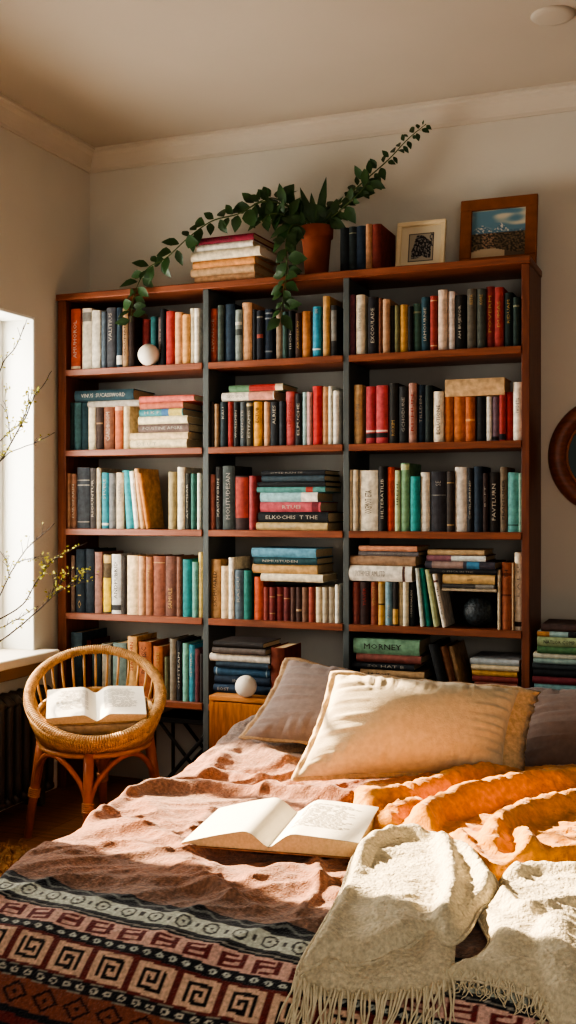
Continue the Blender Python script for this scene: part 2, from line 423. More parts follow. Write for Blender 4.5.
upright(0, 'right', Z(340, 270, 3.0316, [
 (22, 44, 75, '73404f', 'plum purple book'),
 (47, 74, 75, 'dccdb0', 'cream book with brown lettering', dict(t=('TRIKSOUM', .35, .8), ink='d')),
 (83, 114, 82, '26242a', 'black book with speckled white lettering', dict(t='EXCOULADE')),
 (116, 127, 85, '7c4a34', 'slim brown book'),
 (128, 150, 88, 'b98b66', 'tan book'),
 (150, 164, 108, '2c2925', 'short black book'),
 (165, 180, 107, '6e6a42', 'slim olive book'),
 (180, 204, 105, 'c08a3a', 'golden ochre book'),
 (205, 219, 110, '27282a', 'short black book beside golden ochre one'),
 (220, 244, 102, '3f6052', 'bottle green book', dict(b=[(.8, .84, '8a8a6a')])),
 (245, 270, 82, '274b58', 'dark teal book with pale lettering', dict(t='IAMOURNIE')),
 (272, 294, 78, 'a33a30', 'red book', dict(b=[(.08, .1, 'd0a070'), (.9, .92, 'd0a070')])),
 (296, 324, 60, 'd9bba2', 'tall pale pink book'),
 (327, 347, 65, 'e0cfc3', 'blush white book'),
 (348, 380, 75, '22211f', 'black book with large white lettering', dict(t='AH BUJEVOR')),
 (384, 412, 57, '5e584c', 'grey brown book with a gold title', dict(t=('IESTA', .72, .92), ink='g')),
 (414, 441, 57, '4a4f47', 'grey green book with a gold title', dict(t=('KORE', .72, .92), ink='g')),
 (442, 467, 50, '8e3430', 'dark red book with gold lettering', dict(t=('POVERM', .2, .9), ink='g')),
 (467, 495, 52, 'b1403a', 'tall brick red book with gold lettering', dict(t=('DUMAS', .3, .8), ink='g')),
 (498, 523, 68, '20302e', 'black green book with gold capitals', dict(t=('RIDUAM', .4, .9), ink='g')),
 (524, 544, 82, '2b3f3a', 'dark green book at the right end', dict(b=[(.8, .84, '8c8a6a')]))]))
# row 2 ---------------------------------------------------------------
upright(1, 'left', Z(60, 370, 3.84, [
 (24, 50, 125, '22383a', 'black green book'),
 (51, 78, 125, '3d6468', 'dusty teal book'),
 (80, 105, 125, '24424a', 'dark teal book'),
 (106, 133, 127, 'ddceac', 'cream book'),
 (135, 162, 127, '4b3a34', 'dark brown book', dict(b=[(.55, .58, 'b08a60')])),
 (163, 204, 127, '8a543c', 'copper brown speckled book with lettering', dict(t='CARDBOOM', ink='w')),
 (208, 238, 127, 'c4663f', 'orange red book', dict(b=[(.84, .92, 'd9a080')])),
 (240, 266, 127, 'd3bd93', 'beige book')]), y0=.03)
za = ZS[2] + .163
lying(1, 'left', ZL(60, 370, 3.84, [
 (105, 300, 97, 121, 'a39a8c', 'slim grey book under the thick dark teal one', dict(z=ZS[2] + .1735, y=.02, dp=.18)),
 (55, 275, 55, 97, '24424c', 'thick dark teal book with silver lettering', dict(t=('VINUS  SUCASSWORD', .05, .93), y=.012, dp=.2, rz=.05))]), za)
lying(1, 'left', ZL(60, 370, 3.84, [
 (268, 486, 262, 297, 'ddc99c', 'thick cream book at the foot of the stack', dict(dp=.19, t=('OT U T', .1, .5), ink='d')),
 (268, 490, 236, 262, 'd9b98a', 'sandy book second from the foot of the stack', dict(dp=.2)),
 (299, 494, 204, 236, '6f5a52', 'speckled brown book with white lettering', dict(t=('FCUSTINE AFGRE', .03, .95))),
 (299, 486, 174, 204, 'e6d4ab', 'pale cream book below the teal one', dict(dp=.19)),
 (303, 470, 146, 174, '3f8790', 'teal book with blue and yellow spine', dict(t=('H K F', .1, .5), b=[(.52, .68, '3d6fa0'), (.68, .98, 'c9b45a')], dp=.2)),
 (305, 470, 120, 146, 'c96a50', 'burnt orange book below the salmon one', dict(dp=.18)),
 (303, 512, 96, 120, 'd9695a', 'salmon red book on top of the stack', dict(dp=.2))]), ZS[2])
upright(1, 'middle', Z(200, 370, 3.84, [
 (38, 53, 122, '3d3430', 'slim dark book at the left end'),
 (54, 71, 130, '94704c', 'slim tan book'),
 (75, 102, 122, '253338', 'black teal book with a white label', dict(t=('KAU', .6, .9))),
 (104, 125, 122, 'a8342f', 'crimson book under the lying white one'),
 (127, 148, 122, '2b2d2e', 'black book with patterned lettering', dict(t='WORSKMEN')),
 (150, 174, 122, '5a666c', 'blue grey speckled book', dict(t='RVENOTE')),
 (176, 201, 122, '4c4636', 'olive brown book with white lettering', dict(t='ESTFAMIS', b=[(.9, .96, 'b8a070')])),
 (202, 236, 122, 'd99532', 'golden yellow book with dark lettering', dict(t=('ECTUB', .5, .9), ink='k')),
 (243, 267, 122, 'cf9a70', 'peach tan book'),
 (268, 301, 122, '23272c', 'black book with bold white lettering', dict(t=('ALRIES', .45, .95))),
 (302, 324, 120, '2d3038', 'charcoal book'),
 (327, 361, 83, 'c4504e', 'rose red book', dict(t=('LEPSIDON', .3, .85), ink='r')),
 (363, 391, 90, '26262a', 'black book with slanted white lettering', dict(t='ELPUCHE')),
 (393, 410, 85, '8fb3b0', 'pale teal book'),
 (410, 428, 85, 'c98f8a', 'dusty pink book'),
 (430, 467, 62, 'c9302c', 'tall bright red book'),
 (468, 491, 65, 'cc9568', 'tall tan book'),
 (492, 507, 62, 'dcdcca', 'slim pale green white book'),
 (508, 531, 80, 'ebe4d6', 'white book at the right end')]))
lying(1, 'middle', ZL(200, 370, 3.84, [
 (82, 283, 82, 116, 'e8dcc6', 'white and salmon book', dict(z=ZS[2] + .1765, t=('ZAXS  WOUR', .06, .5), ink='d', b=[(.52, .98, 'd98f78')], dp=.16)),
 (110, 316, 52, 78, '5f8a66', 'green and red book on top of the white one', dict(b=[(.38, .86, 'b8352e'), (.86, 1, 'e2cba6')], dp=.17))]), 0)
upright(1, 'right', Z(340, 365, 3.0316, [
 (40, 66, 60, 'c19b6b', 'tan book', dict(t=('SAMUN', .3, .7), ink='d')),
 (77, 107, 65, 'bb3f44', 'rose red volume left of its twin', dict(b=[(.1, .18, '2a2224'), (.2, .23, 'e0c0b0')])),
 (108, 144, 62, 'c24448', 'rose red volume right of its twin', dict(b=[(.1, .18, '2a2224'), (.2, .23, 'e0c0b0')])),
 (147, 175, 55, '2d2b28', 'black book with gold speckles', dict(t=('ROXIM', .1, .4), ink='g')),
 (178, 206, 65, '26282a', 'black book with grey lettering', dict(t='GCHODUNE', ink='d')),
 (207, 231, 55, 'ab7a6a', 'dusky pink book', dict(t='RISHUN', ink='r')),
 (233, 256, 60, '25384a', 'navy book', dict(t=('TILLDEN', .3, .85), ink='d')),
 (257, 279, 62, '23302f', 'green black book'),
 (282, 313, 80, 'e2d5bb', 'cream book with black capitals', dict(t=('ECLUTIONE', .1, .78), ink='k')),
 (315, 343, 96, 'b9642f', 'rust orange volume, first of three'),
 (344, 378, 96, 'c06a33', 'rust orange volume, middle of three'),
 (379, 409, 96, 'b65c2b', 'rust orange volume, last of three', dict(b=[(.45, .5, 'd09050')])),
 (412, 441, 96, '25282c', 'black book'),
 (443, 459, 96, 'e0dbcd', 'slim white book'),
 (460, 481, 96, '7a6270', 'mauve grey book', dict(b=[(.02, .1, '2a2224')])),
 (482, 502, 82, 'b23a35', 'red book with a dark foot', dict(b=[(.02, .14, '25242c')])),
 (503, 523, 82, 'ad3029', 'plain red book'),
 (524, 551, 52, 'e8e0cf', 'tall white book with black letters', dict(t=('I W D E T L', .45, .75), ink='k'))]))
lying(1, 'right', ZL(340, 365, 3.0316, [
 (318, 498, 40, 93, 'cfa877', 'thick sandy box shaped book', dict(z=ZS[2] + .1605, dp=.14, y=.004, rz=0))]), 0)
# row 3 ---------------------------------------------------------------
upright(2, 'left', Z(60, 455, 3.84, [
 (22, 38, 70, '96694c', 'slim brown book'),
 (39, 61, 72, '8a5c44', 'brown book with white lettering', dict(t='FUROPARIN')),
 (62, 111, 48, '3c4148', 'thick charcoal book', dict(b=[(.78, .8, '8a857a'), (.7, .72, '8a857a'), (.1, .12, '8a857a')])),
 (113, 136, 50, '4c4745', 'dark grey book with white lettering', dict(t='RIOUNTUR')),
 (138, 155, 50, 'b9a98c', 'beige book'),
 (156, 184, 68, '2f8a98', 'teal book with white lettering', dict(t=('STUBLE', .5, .92), b=[(.06, .1, 'cfd8cf')])),
 (185, 212, 70, '6d6f70', 'grey book'),
 (213, 243, 68, 'c0ac8c', 'sand coloured book with lettering', dict(t=('NOSEBA', .4, .9), ink='d')),
 (236, 263, 60, '35a5b2', 'bright aqua book leaning left', dict(lean=4.2)),
 (264, 281, 62, 'e9e6da', 'white book leaning left', dict(lean=5.2)),
 (282, 300, 52, 'd3a06a', 'pale tan book leaning left', dict(lean=6.5)),
 (303, 322, 70, 'c9803e', 'orange book leaning left with its cover showing', dict(lean=7.5, rz=.5, y=.02, dp=.16)),
 (413, 444, 65, '9c8a5c', 'olive tan book'),
 (448, 476, 47, 'dccfb0', 'tall cream book'),
 (478, 498, 70, '3d3f3a', 'slim dark speckled book', dict(t='ATOMSAR')),
 (500, 521, 72, '2f6558', 'dark green book'),
 (525, 539, 70, 'cfd4c0', 'slim pale green book')]))
upright(2, 'middle', Z(200, 455, 3.84, [
 (35, 56, 75, '93503f', 'red brown book'),
 (57, 82, 45, '2f3030', 'tall black book with speckled lettering', dict(t='XACUTORIN')),
 (84, 131, 42, '3f4745', 'thick grey green mottled book', dict(t=('MOLITUDESAN', .1, .95), ink='d')),
 (133, 184, 80, '3a2422', 'black and red book', dict(b=[(.22, .97, '9c3428')])),
 (186, 213, 80, '9d3a3c', 'wine red book')]))
lying(2, 'middle', ZL(200, 455, 3.84, [
 (215, 490, 262, 292, 'bda26c', 'sand gold book at the foot of the stack', dict(t=('RUNE LADO', .15, .6), dp=.2)),
 (222, 493, 222, 262, '1f2428', 'black book with bold white lettering', dict(t=('ELKOCHIS  T THE', .05, .92), dp=.19)),
 (230, 462, 180, 218, 'c4525c', 'rose pink book with white lettering', dict(t=('RTUEI', .35, .7), dp=.2, b=[(.86, .97, '7a2a34')])),
 (230, 450, 141, 178, '8fc0c4', 'pale blue and white book', dict(b=[(.72, 1, 'e6ded2')], dp=.19)),
 (217, 480, 119, 140, '4f8f8a', 'sea green book with a red patch', dict(b=[(.72, .82, 'b5453a')], dp=.19)),
 (220, 480, 98, 118, '22272c', 'slim black book third from the top', dict(dp=.19)),
 (235, 478, 73, 97, '3b4d58', 'steel blue book second from the top', dict(dp=.18)),
 (235, 478, 53, 72, '262b31', 'black book on top of the stack', dict(t=('OTTE RAN SE', .1, .7), ink='d', dp=.18))]), ZS[3])
upright(2, 'right', Z(340, 450, 3.0316, [
 (21, 36, 60, 'ccbfa2', 'slim beige book, leftmost'),
 (37, 53, 60, 'd2c4a6', 'slim beige book, second from left'),
 (57, 114, 62, 'd9cfb6', 'thick cream book with small black marks', dict(t=('OXEMOT  ETA', .25, .7), ink='k')),
 (115, 140, 50, '23201f', 'black book with white capitals', dict(t='IHLTERATILIB')),
 (141, 164, 52, 'c9492f', 'vermilion red book'),
 (165, 182, 62, 'a9bd8c', 'pale green book with dark lettering', dict(t=('HRETH', .4, .8), ink='k')),
 (183, 209, 40, '6f9a70', 'tall leaf green book', dict(b=[(.9, .98, 'b5c08a')])),
 (212, 241, 80, '23908c', 'short turquoise book'),
 (243, 271, 68, 'd9d2bf', 'ivory book'),
 (275, 320, 65, '33333a', 'thick charcoal book', dict(t=('SE', .75, .85), ink='d', b=[(.6, .61, '8a8a80')])),
 (322, 346, 65, '3c342f', 'dark brown book with gold lines', dict(b=[(.8, .82, 'a08050'), (.1, .12, 'a08050')])),
 (347, 384, 52, 'd3cabb', 'tall off white book'),
 (385, 403, 55, '25272b', 'slim black book with white lettering', dict(t='COGLABRIND')),
 (404, 431, 50, '293a4c', 'plain navy book'),
 (432, 448, 70, '3d2d2a', 'slim dark brown book', dict(t=('BOFT', .4, .8), ink='d')),
 (450, 483, 68, '292523', 'black brown book with pale capitals', dict(t='FAVTLURN')),
 (484, 506, 52, '7a6a56', 'brown speckled book with lettering', dict(t='PRANTUNER', ink='k')),
 (507, 541, 68, '58a09c', 'pale turquoise book', dict(b=[(.1, .13, '3a6a68')])),
 (541, 551, 70, '7fb3a0', 'very slim mint book')]))
# row 4 ---------------------------------------------------------------
upright(3, 'left', Z(60, 540, 3.84, [
 (40, 55, 60, '6e5548', 'slim brown book behind the twigs'),
 (57, 92, 35, '22303c', 'thick dark navy book, left of two', dict(t=('O I', .05, .3), ink='g')),
 (93, 128, 35, '27313b', 'thick dark navy book, right of two'),
 (130, 159, 47, '94695c', 'dusky brown book'),
 (163, 193, 55, '5a4a34', 'dark book with a yellow lower half', dict(b=[(.03, .6, 'ddb52c'), (.85, .98, 'c0a060')])),
 (195, 232, 55, 'cfccc4', 'pale grey book with black lettering', dict(t=('ANDPUBRID', .2, .92), ink='k', b=[(.06, .15, '3a3a3a')])),
 (233, 254, 62, '3d352f', 'dark brown book beside the pale grey one'),
 (255, 297, 60, 'e5c595', 'thick pale cream book'),
 (298, 323, 62, 'cf9c72', 'peach book'),
 (324, 353, 65, 'a56a4a', 'tan brown book with gold lettering', dict(t=('MOVIN', .4, .9), ink='g')),
 (354, 401, 62, '8a4e38', 'thick chestnut book', dict(b=[(.88, .9, 'b08050')])),
 (402, 444, 62, '72483a', 'thick umber book with gold lettering', dict(t=('SAMULE', .1, .5), ink='g')),
 (445, 466, 65, '7d5240', 'slim chestnut book'),
 (468, 504, 75, '1f7c7c', 'deep teal book'),
 (505, 528, 85, '5f9a8c', 'sage teal book'),
 (530, 547, 48, 'e4c66c', 'yellow cream book', dict(t=('UNDA', .6, .9), ink='d'))]))
upright(3, 'middle', Z(200, 540, 3.84, [
 (38, 76, 75, 'bf8f5c', 'tan speckled book with lettering', dict(t='SXSMUARED', ink='k')),
 (78, 107, 100, 'd8bd97', 'pale tan book'),
 (108, 129, 68, 'e3d9c4', 'tall white book'),
 (130, 164, 115, '596a74', 'blue grey speckled book', dict(t=('RASCU', .3, .9), ink='d')),
 (165, 196, 118, '1f6e62', 'emerald green book'),
 (205, 240, 142, 'c0522f', 'orange red book under the tan box'),
 (242, 263, 182, '8c3a30', 'brick red volume'),
 (264, 288, 182, '7c2f2c', 'dark red volume with gold lines', dict(b=[(.7, .73, 'b08050'), (.2, .23, 'b08050')])),
 (290, 316, 182, '873531', 'red brown volume with gold lines', dict(b=[(.75, .78, 'b08050')])),
 (318, 344, 182, '6f2d2c', 'maroon volume with gold lines', dict(b=[(.65, .68, 'b08050')])),
 (346, 366, 182, '5a3a30', 'dark brown volume'),
 (367, 389, 182, '4c322b', 'black brown volume', dict(b=[(.3, .36, 'b0906a')])),
 (390, 414, 182, '7a5440', 'mid brown volume'),
 (415, 440, 182, '9c4433', 'rust red volume'),
 (442, 467, 182, 'd5c09a', 'cream volume'),
 (468, 490, 182, 'b3a48a', 'beige volume'),
 (491, 514, 182, 'a89880', 'taupe volume'),
 (517, 534, 172, 'ded9c8', 'slim white book at the right end')]))
zz = ZS[4] + .137
lying(3, 'middle', ZL(200, 540, 3.84, [
 (232, 472, 149, 179, 'e3d4b2', 'cream white book at the foot of the stack', dict(z=ZS[4] + .1485, dp=.17)),
 (200, 450, 111, 146, 'c89a5c', 'tan box shaped book', dict(dp=.19, rz=0)),
 (205, 450, 83, 110, '244a50', 'dark teal book with white lettering', dict(t=('NIMUSTUDEN', .1, .75), dp=.18)),
 (197, 446, 46, 82, '5a97b0', 'sky blue book on top of the stack', dict(dp=.19))]), 0)
upright(3, 'right', Z(340, 530, 5.76, [
 (68, 111, 300, '8c4438', 'red brown book'),
 (113, 168, 300, '3a2320', 'black brown book with red lettering', dict(t=('YIAVER', .4, .9), ink='r')),
 (172, 214, 300, 'a0543c', 'rust book with gold lettering', dict(t=('VERONT', .4, .95), ink='g')),
 (218, 256, 300, 'cf9232', 'amber book with a dark band', dict(b=[(.46, .5, '4a3a20'), (.5, .96, 'b08a4a')])),
 (258, 299, 300, '6f93a0', 'grey blue book with lettering', dict(t=('ROWE', .15, .5), ink='w')),
 (301, 335, 300, '2c2724', 'black book with an amber lower half', dict(b=[(.03, .38, 'cf9a45')])),
 (337, 358, 300, 'd0bd95', 'slim cream book, left of two'),
 (359, 393, 300, 'd8c8a6', 'cream book, right of two'),
 (395, 428, 300, '22282a', 'black book with white lettering', dict(t='OMIRKMALAN')),
 (430, 452, 220, 'c9d2c4', 'slim pale mint book leaning left', dict(lean=5.5)),
 (454, 480, 222, '1f8f80', 'jade green book leaning left', dict(lean=7)),
 (486, 515, 226, 'a8b07c', 'pale moss book leaning left', dict(lean=9))]) + Z(430, 530, 5.76, [
 (10, 36, 250, 'ddd0bc', 'cream book leaning left with dark marks', dict(lean=10.4, t=('ROIKME', .2, .8), ink='k', b=[(.84, .88, '6a3a34')])),
 (388, 406, 230, 'cbb795', 'slim beige book'),
 (410, 468, 188, '9c5233', 'thick leather brown book', dict(b=[(.8, .84, '6a3018'), (.5, .53, '6a3018')], t=('TH', .76, .9), ink='k')),
 (470, 484, 190, 'b99870', 'slim tan book'),
 (486, 531, 130, 'e3d8c0', 'tall cream book with a black foot mark', dict(t=('E A L U', .4, .85), ink='d', b=[(.05, .11, '3a302c')]))]))
upright(3, 'right', [(452, 494, 592.5, '2a2624', 'black album standing behind the dark ball', dict(y=.14, dp=.09))])
lying(3, 'right', ZL(340, 530, 5.76, [
 (30, 412, 210, 299, 'e0d8c6', 'thick white box shaped book', dict(z=ZS[4] + .1598, t=('PITHMER AMLSTD', .12, .65), ink='d', b=[(.86, .9, '5a3a34')], dp=.18, rz=0, y=.002)),
 (48, 432, 150, 206, 'a07e60', 'brown book on the white box', dict(dp=.19)),
 (105, 452, 122, 149, '6e6a6c', 'slim grey book with coloured specks', dict(t=('AVNEST IN FORUES', .2, .85), ink='d', dp=.18)),
 (107, 444, 89, 120, 'cf8a66', 'coral tan book on top', dict(dp=.18))]), 0)
zt = onY(470, 592, D).z
lying(3, 'right', ZL(430, 530, 5.76, [
 (66, 382, 334, 352, 'c2b090', 'slim cream book above the dark ball', dict(z=zt, dp=.2, rz=0)),
 (68, 372, 310, 333, '4a4846', 'slim charcoal book with a pale label', dict(b=[(.64, .98, '8f8a80')], dp=.2, rz=0)),
 (72, 372, 252, 309, 'cfa667', 'sandy book with a dark scribble', dict(t=('amb', .47, .6), ink='k', dp=.2, rz=0)),
 (-4, 385, 222, 251, '26272a', 'black book in the right hand pile', dict(t=('O ENCA IN THE', .15, .7), ink='d', dp=.19)),
 (-30, 376, 176, 220, '44424e', 'grey book with a blue patch', dict(b=[(.1, .55, '9a8078'), (.6, .78, '3f7fa6')], dp=.19)),
 (-20, 320, 120, 172, '8a5a66', 'mauve and white book', dict(b=[(.42, 1, 'cfd6d2')], dp=.19, th=.02)),
 (-15, 312, 78, 116, 'b99a6e', 'tan book on top of the right hand pile', dict(dp=.18, th=.02))]), 0)
# row 5 ---------------------------------------------------------------
upright(4, 'left', [
 (70, 81.3, 632.5, '33464f', 'dark slate blue book behind the wicker chair', dict(dp=.2)),
 (82, 90, 640, '7a3226', 'dark red book behind the wicker chair', dict(y=.06)),
 (91, 100, 646, '2c3a3a', 'black green book behind the wicker chair'),
 (101, 110, 644, '8f8572', 'taupe book behind the wicker chair'),
 (112, 125.5, 643, '6d8078', 'grey green book behind the wicker chair'),
 (126.7, 136.3, 636.7, 'd49a58', 'golden tan book with orange lettering', dict(t=('SEASHORN', .4, .95), ink='r')),
 (137, 150.6, 642, 'a85a30', 'copper book with dark lettering', dict(t=('DRUMSIC', .4, .95), ink='k')),
 (152.5, 162, 646.5, 'b0602f', 'short copper book with gold lettering', dict(t=('MOISE', .4, .95), ink='g')),
 (164, 168.5, 657, '5c5a3c', 'slim olive book'),
 (169, 175.6, 639, '7d7260', 'grey taupe book'),
 (176, 181.6, 641, '24262a', 'black book with white lettering', dict(t='OHSTEAN')),
 (182, 187.6, 643.6, '6fb09c', 'mint green book'),
 (188, 194, 645, '3a94ac', 'azure blue book with pale lettering', dict(t=('SEMIRA', .4, .9))),
 (194.6, 199, 649, '6a3c40', 'slim maroon book'),
 (199.6, 202.6, 654, '3a3432', 'very slim black book')])

# nightstand with its stack -------------------------------------------
nsx0, nsx1, nsy0, nsy1, nsz = -1.70, -1.35, 3.54, 3.795, .475
ns = thing('nightstand', 'honey oak bedside cabinet between the bed head and the bookcase', 'nightstand', ((nsx0 + nsx1) / 2, (nsy0 + nsy1) / 2, 0))
def nb(name, m, x0, x1, y0, y1, z0, z1, c=.002):
    q = MB(); q.box(x0 - ns.location.x, x1 - ns.location.x, y0 - ns.location.y, y1 - ns.location.y, z0, z1, c=c); return q.build(name, m, ns)
nb('top_board', mat('oak_top', 'c48650', .4, .2, 5, .05, 30, (1.5, 12, 12)), nsx0, nsx1, nsy0, nsy1, nsz - .018, nsz)
nb('cabinet_side', OAK, nsx0, nsx0 + .016, nsy0 + .004, nsy1, .06, nsz - .018); nb('cabinet_side', OAK, nsx1 - .016, nsx1, nsy0 + .004, nsy1, .06, nsz - .018)
nb('cabinet_back', OAK, nsx0 + .016, nsx1 - .016, nsy1 - .012, nsy1, .06, nsz - .018)
nb('cabinet_base', OAK, nsx0 + .016, nsx1 - .016, nsy0 + .004, nsy1 - .012, .06, .08)
fm = mat('oak_diagonal', 'b5743d', .42, .32, 5, .05, 30, (11, 11, 11)); 
fm.node_tree.nodes['Mapping'].inputs['Scale'].default_value = (18, 3, 3); fm.node_tree.nodes['Mapping'].inputs['Rotation'].default_value = (0, PI / 4, 0)
fd = nb('door', fm, nsx0 + .018, nsx1 - .018, nsy0, nsy0 + .016, .085, nsz - .022)
q = MB(); q.sphere(((nsx1 - .05) - ns.location.x, nsy0 - .012 - ns.location.y, .3), .011, 12, 8); q.build('knob', IRON, fd, True)
for sx in (nsx0 + .02, nsx1 - .045):
    for sy in (nsy0 + .02, nsy1 - .04): nb('leg', OAK, sx, sx + .025, sy, sy + .025, 0, .06)
lying(4, 'middle', ZL(200, 620, 3.84, [
 (50, 268, 224, 256, '28405a', 'navy book with a white label at the foot of the stack', dict(t=('EOST', .06, .3))),
 (55, 266, 190, 223, '22354a', 'dark blue patterned book', dict(t=('IN ROUSE', .3, .8), ink='d')),
 (52, 266, 157, 189, '2f5878', 'mid blue book', dict(b=[(.04, .06, '9ab0b8'), (.93, .95, '9ab0b8')])),
 (60, 263, 134, 156, '24394a', 'slim blue black book'),
 (36, 266, 103, 133, 'ded6c6', 'white book in the middle of the stack', dict(dp=.19, pg=PAPER)),
 (45, 250, 77, 102, '5c534e', 'grey brown book below the top black one', dict(dp=.18)),
 (50, 242, 53, 76, '2b2726', 'black book on top of the stack', dict(dp=.17))]), nsz, grp='books stacked on the oak bedside cabinet', Yf=3.59)
upright(4, 'middle', [(270, 284, 648, '7a3420', 'dark red hardback beside the navy stack', dict(y=.02, dp=.17))], zbase=nsz, Yf=3.59, grp='books stacked on the oak bedside cabinet')

def dome(x0, x1): return (x0 + x1) / 2
# bottom right bay
zr = ZS[5]
gy = [onY(387, y, D).z for y in (640, 655.5, 663.5, 671, 679)]
lying(4, 'right', [
 (356, 425, 0, 0, '5a4636', 'dark brown book at the very foot of the left pile', dict(th=.035)),
 (354, 423, 0, 0, '6d7068', 'grey book low in the left pile', dict(th=.036)),
 (358, 424, 0, 0, '4a3a38', 'umber book low in the left pile', dict(th=gy[4] - zr - .0725)),
 (360, 424, 671, 679, 'b08a5e', 'tan book in the left pile', dict(t=('LA MOST', .1, .5), ink='k')),
 (352, 414, 663.5, 671, '33383e', 'black book with pale lettering in the left pile', dict(t=('SO HAT B', .2, .9))),
 (356, 421, 655.5, 663.5, '8a4a40', 'brick brown book under the green one'),
 (353, 419, 640, 655.5, '6f9a78', 'green book with black capitals on top of the left pile', dict(t=('MORNEY', .12, .78), ink='k'))], zr)
upright(4, 'right', [(427, 437, 643, '232426', 'black book leaning left', dict(lean=19)),
                     (438, 446, 645, '7a4a2c', 'brown book leaning left', dict(lean=19)),
                     (447, 452, 645, 'b08a60', 'slim tan book leaning left', dict(lean=18, y=.03))])
py = [onY(486, y, D).z for y in (658, 666, 671, 677, 683)]
lying(4, 'right', [
 (476, 518, 0, 0, '544a42', 'grey brown book at the foot of the right pile', dict(th=.06, dp=.2)),
 (474, 517, 0, 0, '8a4a3a', 'brick book low in the right pile', dict(th=py[4] - zr - .0605, dp=.2)),
 (472, 518, 677, 683, '8a3a34', 'slim red book in the right pile', dict(dp=.2)),
 (472, 517, 671, 677, 'd09a48', 'golden book in the right pile', dict(dp=.2)),
 (471, 519, 666, 671, 'c9b48e', 'slim cream book in the right pile', dict(dp=.2)),
 (470, 519, 660, 666, 'a7aeb0', 'pale grey magazine on top of the right pile', dict(dp=.21))], zr)

# pile beside the bookcase at right, on a low stool hidden by the pillow
st = thing('side_table', 'low dark side table under the books right of the bookcase', 'side table', (-.36, 3.86, 0))
q = MB(); q.box(-.225, .225, -.17, .17, .445, .465, c=.003); q.build('table_top', MAHOG, st)
for sx in (-1, 1):
    for sy in (-1, 1):
        q = MB(); q.box(sx * .19 - .016, sx * .19 + .016, sy * .14 - .016, sy * .14 + .016, 0, .445, c=.002); q.build('leg', MAHOGV, st)
YR = 3.76
lev = [onY(556, y, YR).z for y in (628, 633, 638.5, 648, 654, 660, 667, 673, 680, 686, 692)]
lying(9, 'pile', [
 (533, 600, 0, 0, '3a5a60', 'dark teal book at the foot', dict(th=lev[10] - .465 - .004, dp=.22)),
 (534, 602, 680, 688, '6f9a9c', 'pale teal book low down', dict(dp=.22)),
 (532, 600, 673, 680, '7c3038', 'wine red book', dict(dp=.21)),
 (533, 603, 666, 673, '25282c', 'black book above the wine red one', dict(dp=.22)),
 (532, 601, 660, 666, '3c4448', 'charcoal book', dict(dp=.21)),
 (533, 602, 655, 660, '86a09a', 'slim grey green book', dict(dp=.22)),
 (533, 600, 650, 655, 'c9c4ac', 'pale cream book', dict(dp=.22)),
 (537, 604, 648, 655, '4e7a4c', 'green paperback', dict(dp=.2)),
 (537, 603, 638.5, 648, '98a878', 'pale green book with black lettering', dict(t=('NATLOR COMP', .06, .62), ink='k', dp=.21)),
 (537, 600, 633, 638.5, '8fb0ae', 'orange and aqua book', dict(b=[(.0, .2, 'b87a3c'), (.5, .99, '2a2c30')], dp=.2)),
 (541, 602, 626, 633, '54403c', 'dark brown book on top', dict(dp=.2))], .465, grp='books piled right of the bookcase', Yf=YR, rzs=.01)

# top of the bookcase
zt0 = ZS[0]
def top_z(x, y, Y): return onY(x, y, Y).z
tk = [.0315, .0325, .028, .036, .026, .026]
lying(8, 'topstack', [
 (194.3, 255.6, 0, 0, 'd8a274', 'peach book at the foot', dict(th=tk[0], y=.03, rz=-.03, dp=.2)),
 (190.5, 254.8, 0, 0, 'd5a878', 'tan book second from the foot', dict(th=tk[1], y=.03, rz=-.03, dp=.2)),
 (192.5, 255.4, 0, 0, 'dd9350', 'orange book third from the foot', dict(th=tk[2], y=.03, rz=-.03, dp=.19)),
 (190.5, 261, 0, 0, 'e3d3b2', 'thick cream book', dict(th=tk[3], y=.025, rz=-.04, dp=.2, pg=PAPER)),
 (196.3, 253.6, 0, 0, 'ddd5c6', 'white book under the crimson one', dict(th=tk[4], y=.03, rz=-.04, dp=.19)),
 (193.4, 254.5, 0, 0, '8f2338', 'crimson book on top', dict(th=tk[5], y=.03, rz=-.04, dp=.2, t=('PULNEDONOMUS', .1, .7), ink='k'))], zt0, grp='books stacked on top of the bookcase')
upright(8, 'toprow', Z(330, 180, 2.618, [
 (25, 48, 125, '20282c', 'black book, leftmost', dict(y=.05)),
 (48, 68, 122, '2b3638', 'dark green black book', dict(y=.05, b=[(.85, .87, '8a8a70')])),
 (68, 92, 120, '28384c', 'navy book', dict(y=.05)),
 (92, 109, 115, 'b9835c', 'tan book', dict(y=.05)),
 (109, 133, 115, '823226', 'red brown book, rightmost', dict(y=.05, dp=.2))]), zbase=zt0, grp='books standing on top of the bookcase')

# labels for books ------------------------------------------------------
looks_in = {}
for row, colm, recs, grp in books:
    for r in recs: looks_in.setdefault((row, colm, grp), []).append(r)
seen = set()
for (row, colm, grp), recs in looks_in.items():
    if row <= 4:
        where = f'{ROWN[row]} shelf, {colm} bay'
    elif colm == 'pile': where = 'pile right of the bookcase'
    else: where = 'top of the bookcase'
    for i, (o, look, kind, pose) in enumerate(recs):
        if grp and 'oak' in grp: lab = f'{look}, on the oak cabinet'
        elif row <= 4: lab = f'{look}, {pose} on the {where}'
        elif colm == 'pile': lab = f'{look} of the {where}'
        elif colm == 'topstack': lab = f'{look} of the stack on {where}'
        else: lab = f'{look}, standing on {where}'
        if len(lab.split()) > 16: lab = lab.replace(f', {pose} on the', ',')
        if lab in seen: print('DUP', lab)
        if len(lab.split()) > 16: print('LONG', lab)
        seen.add(lab)
        tag(o, lab, 'book', grp or f'books on the {where}')

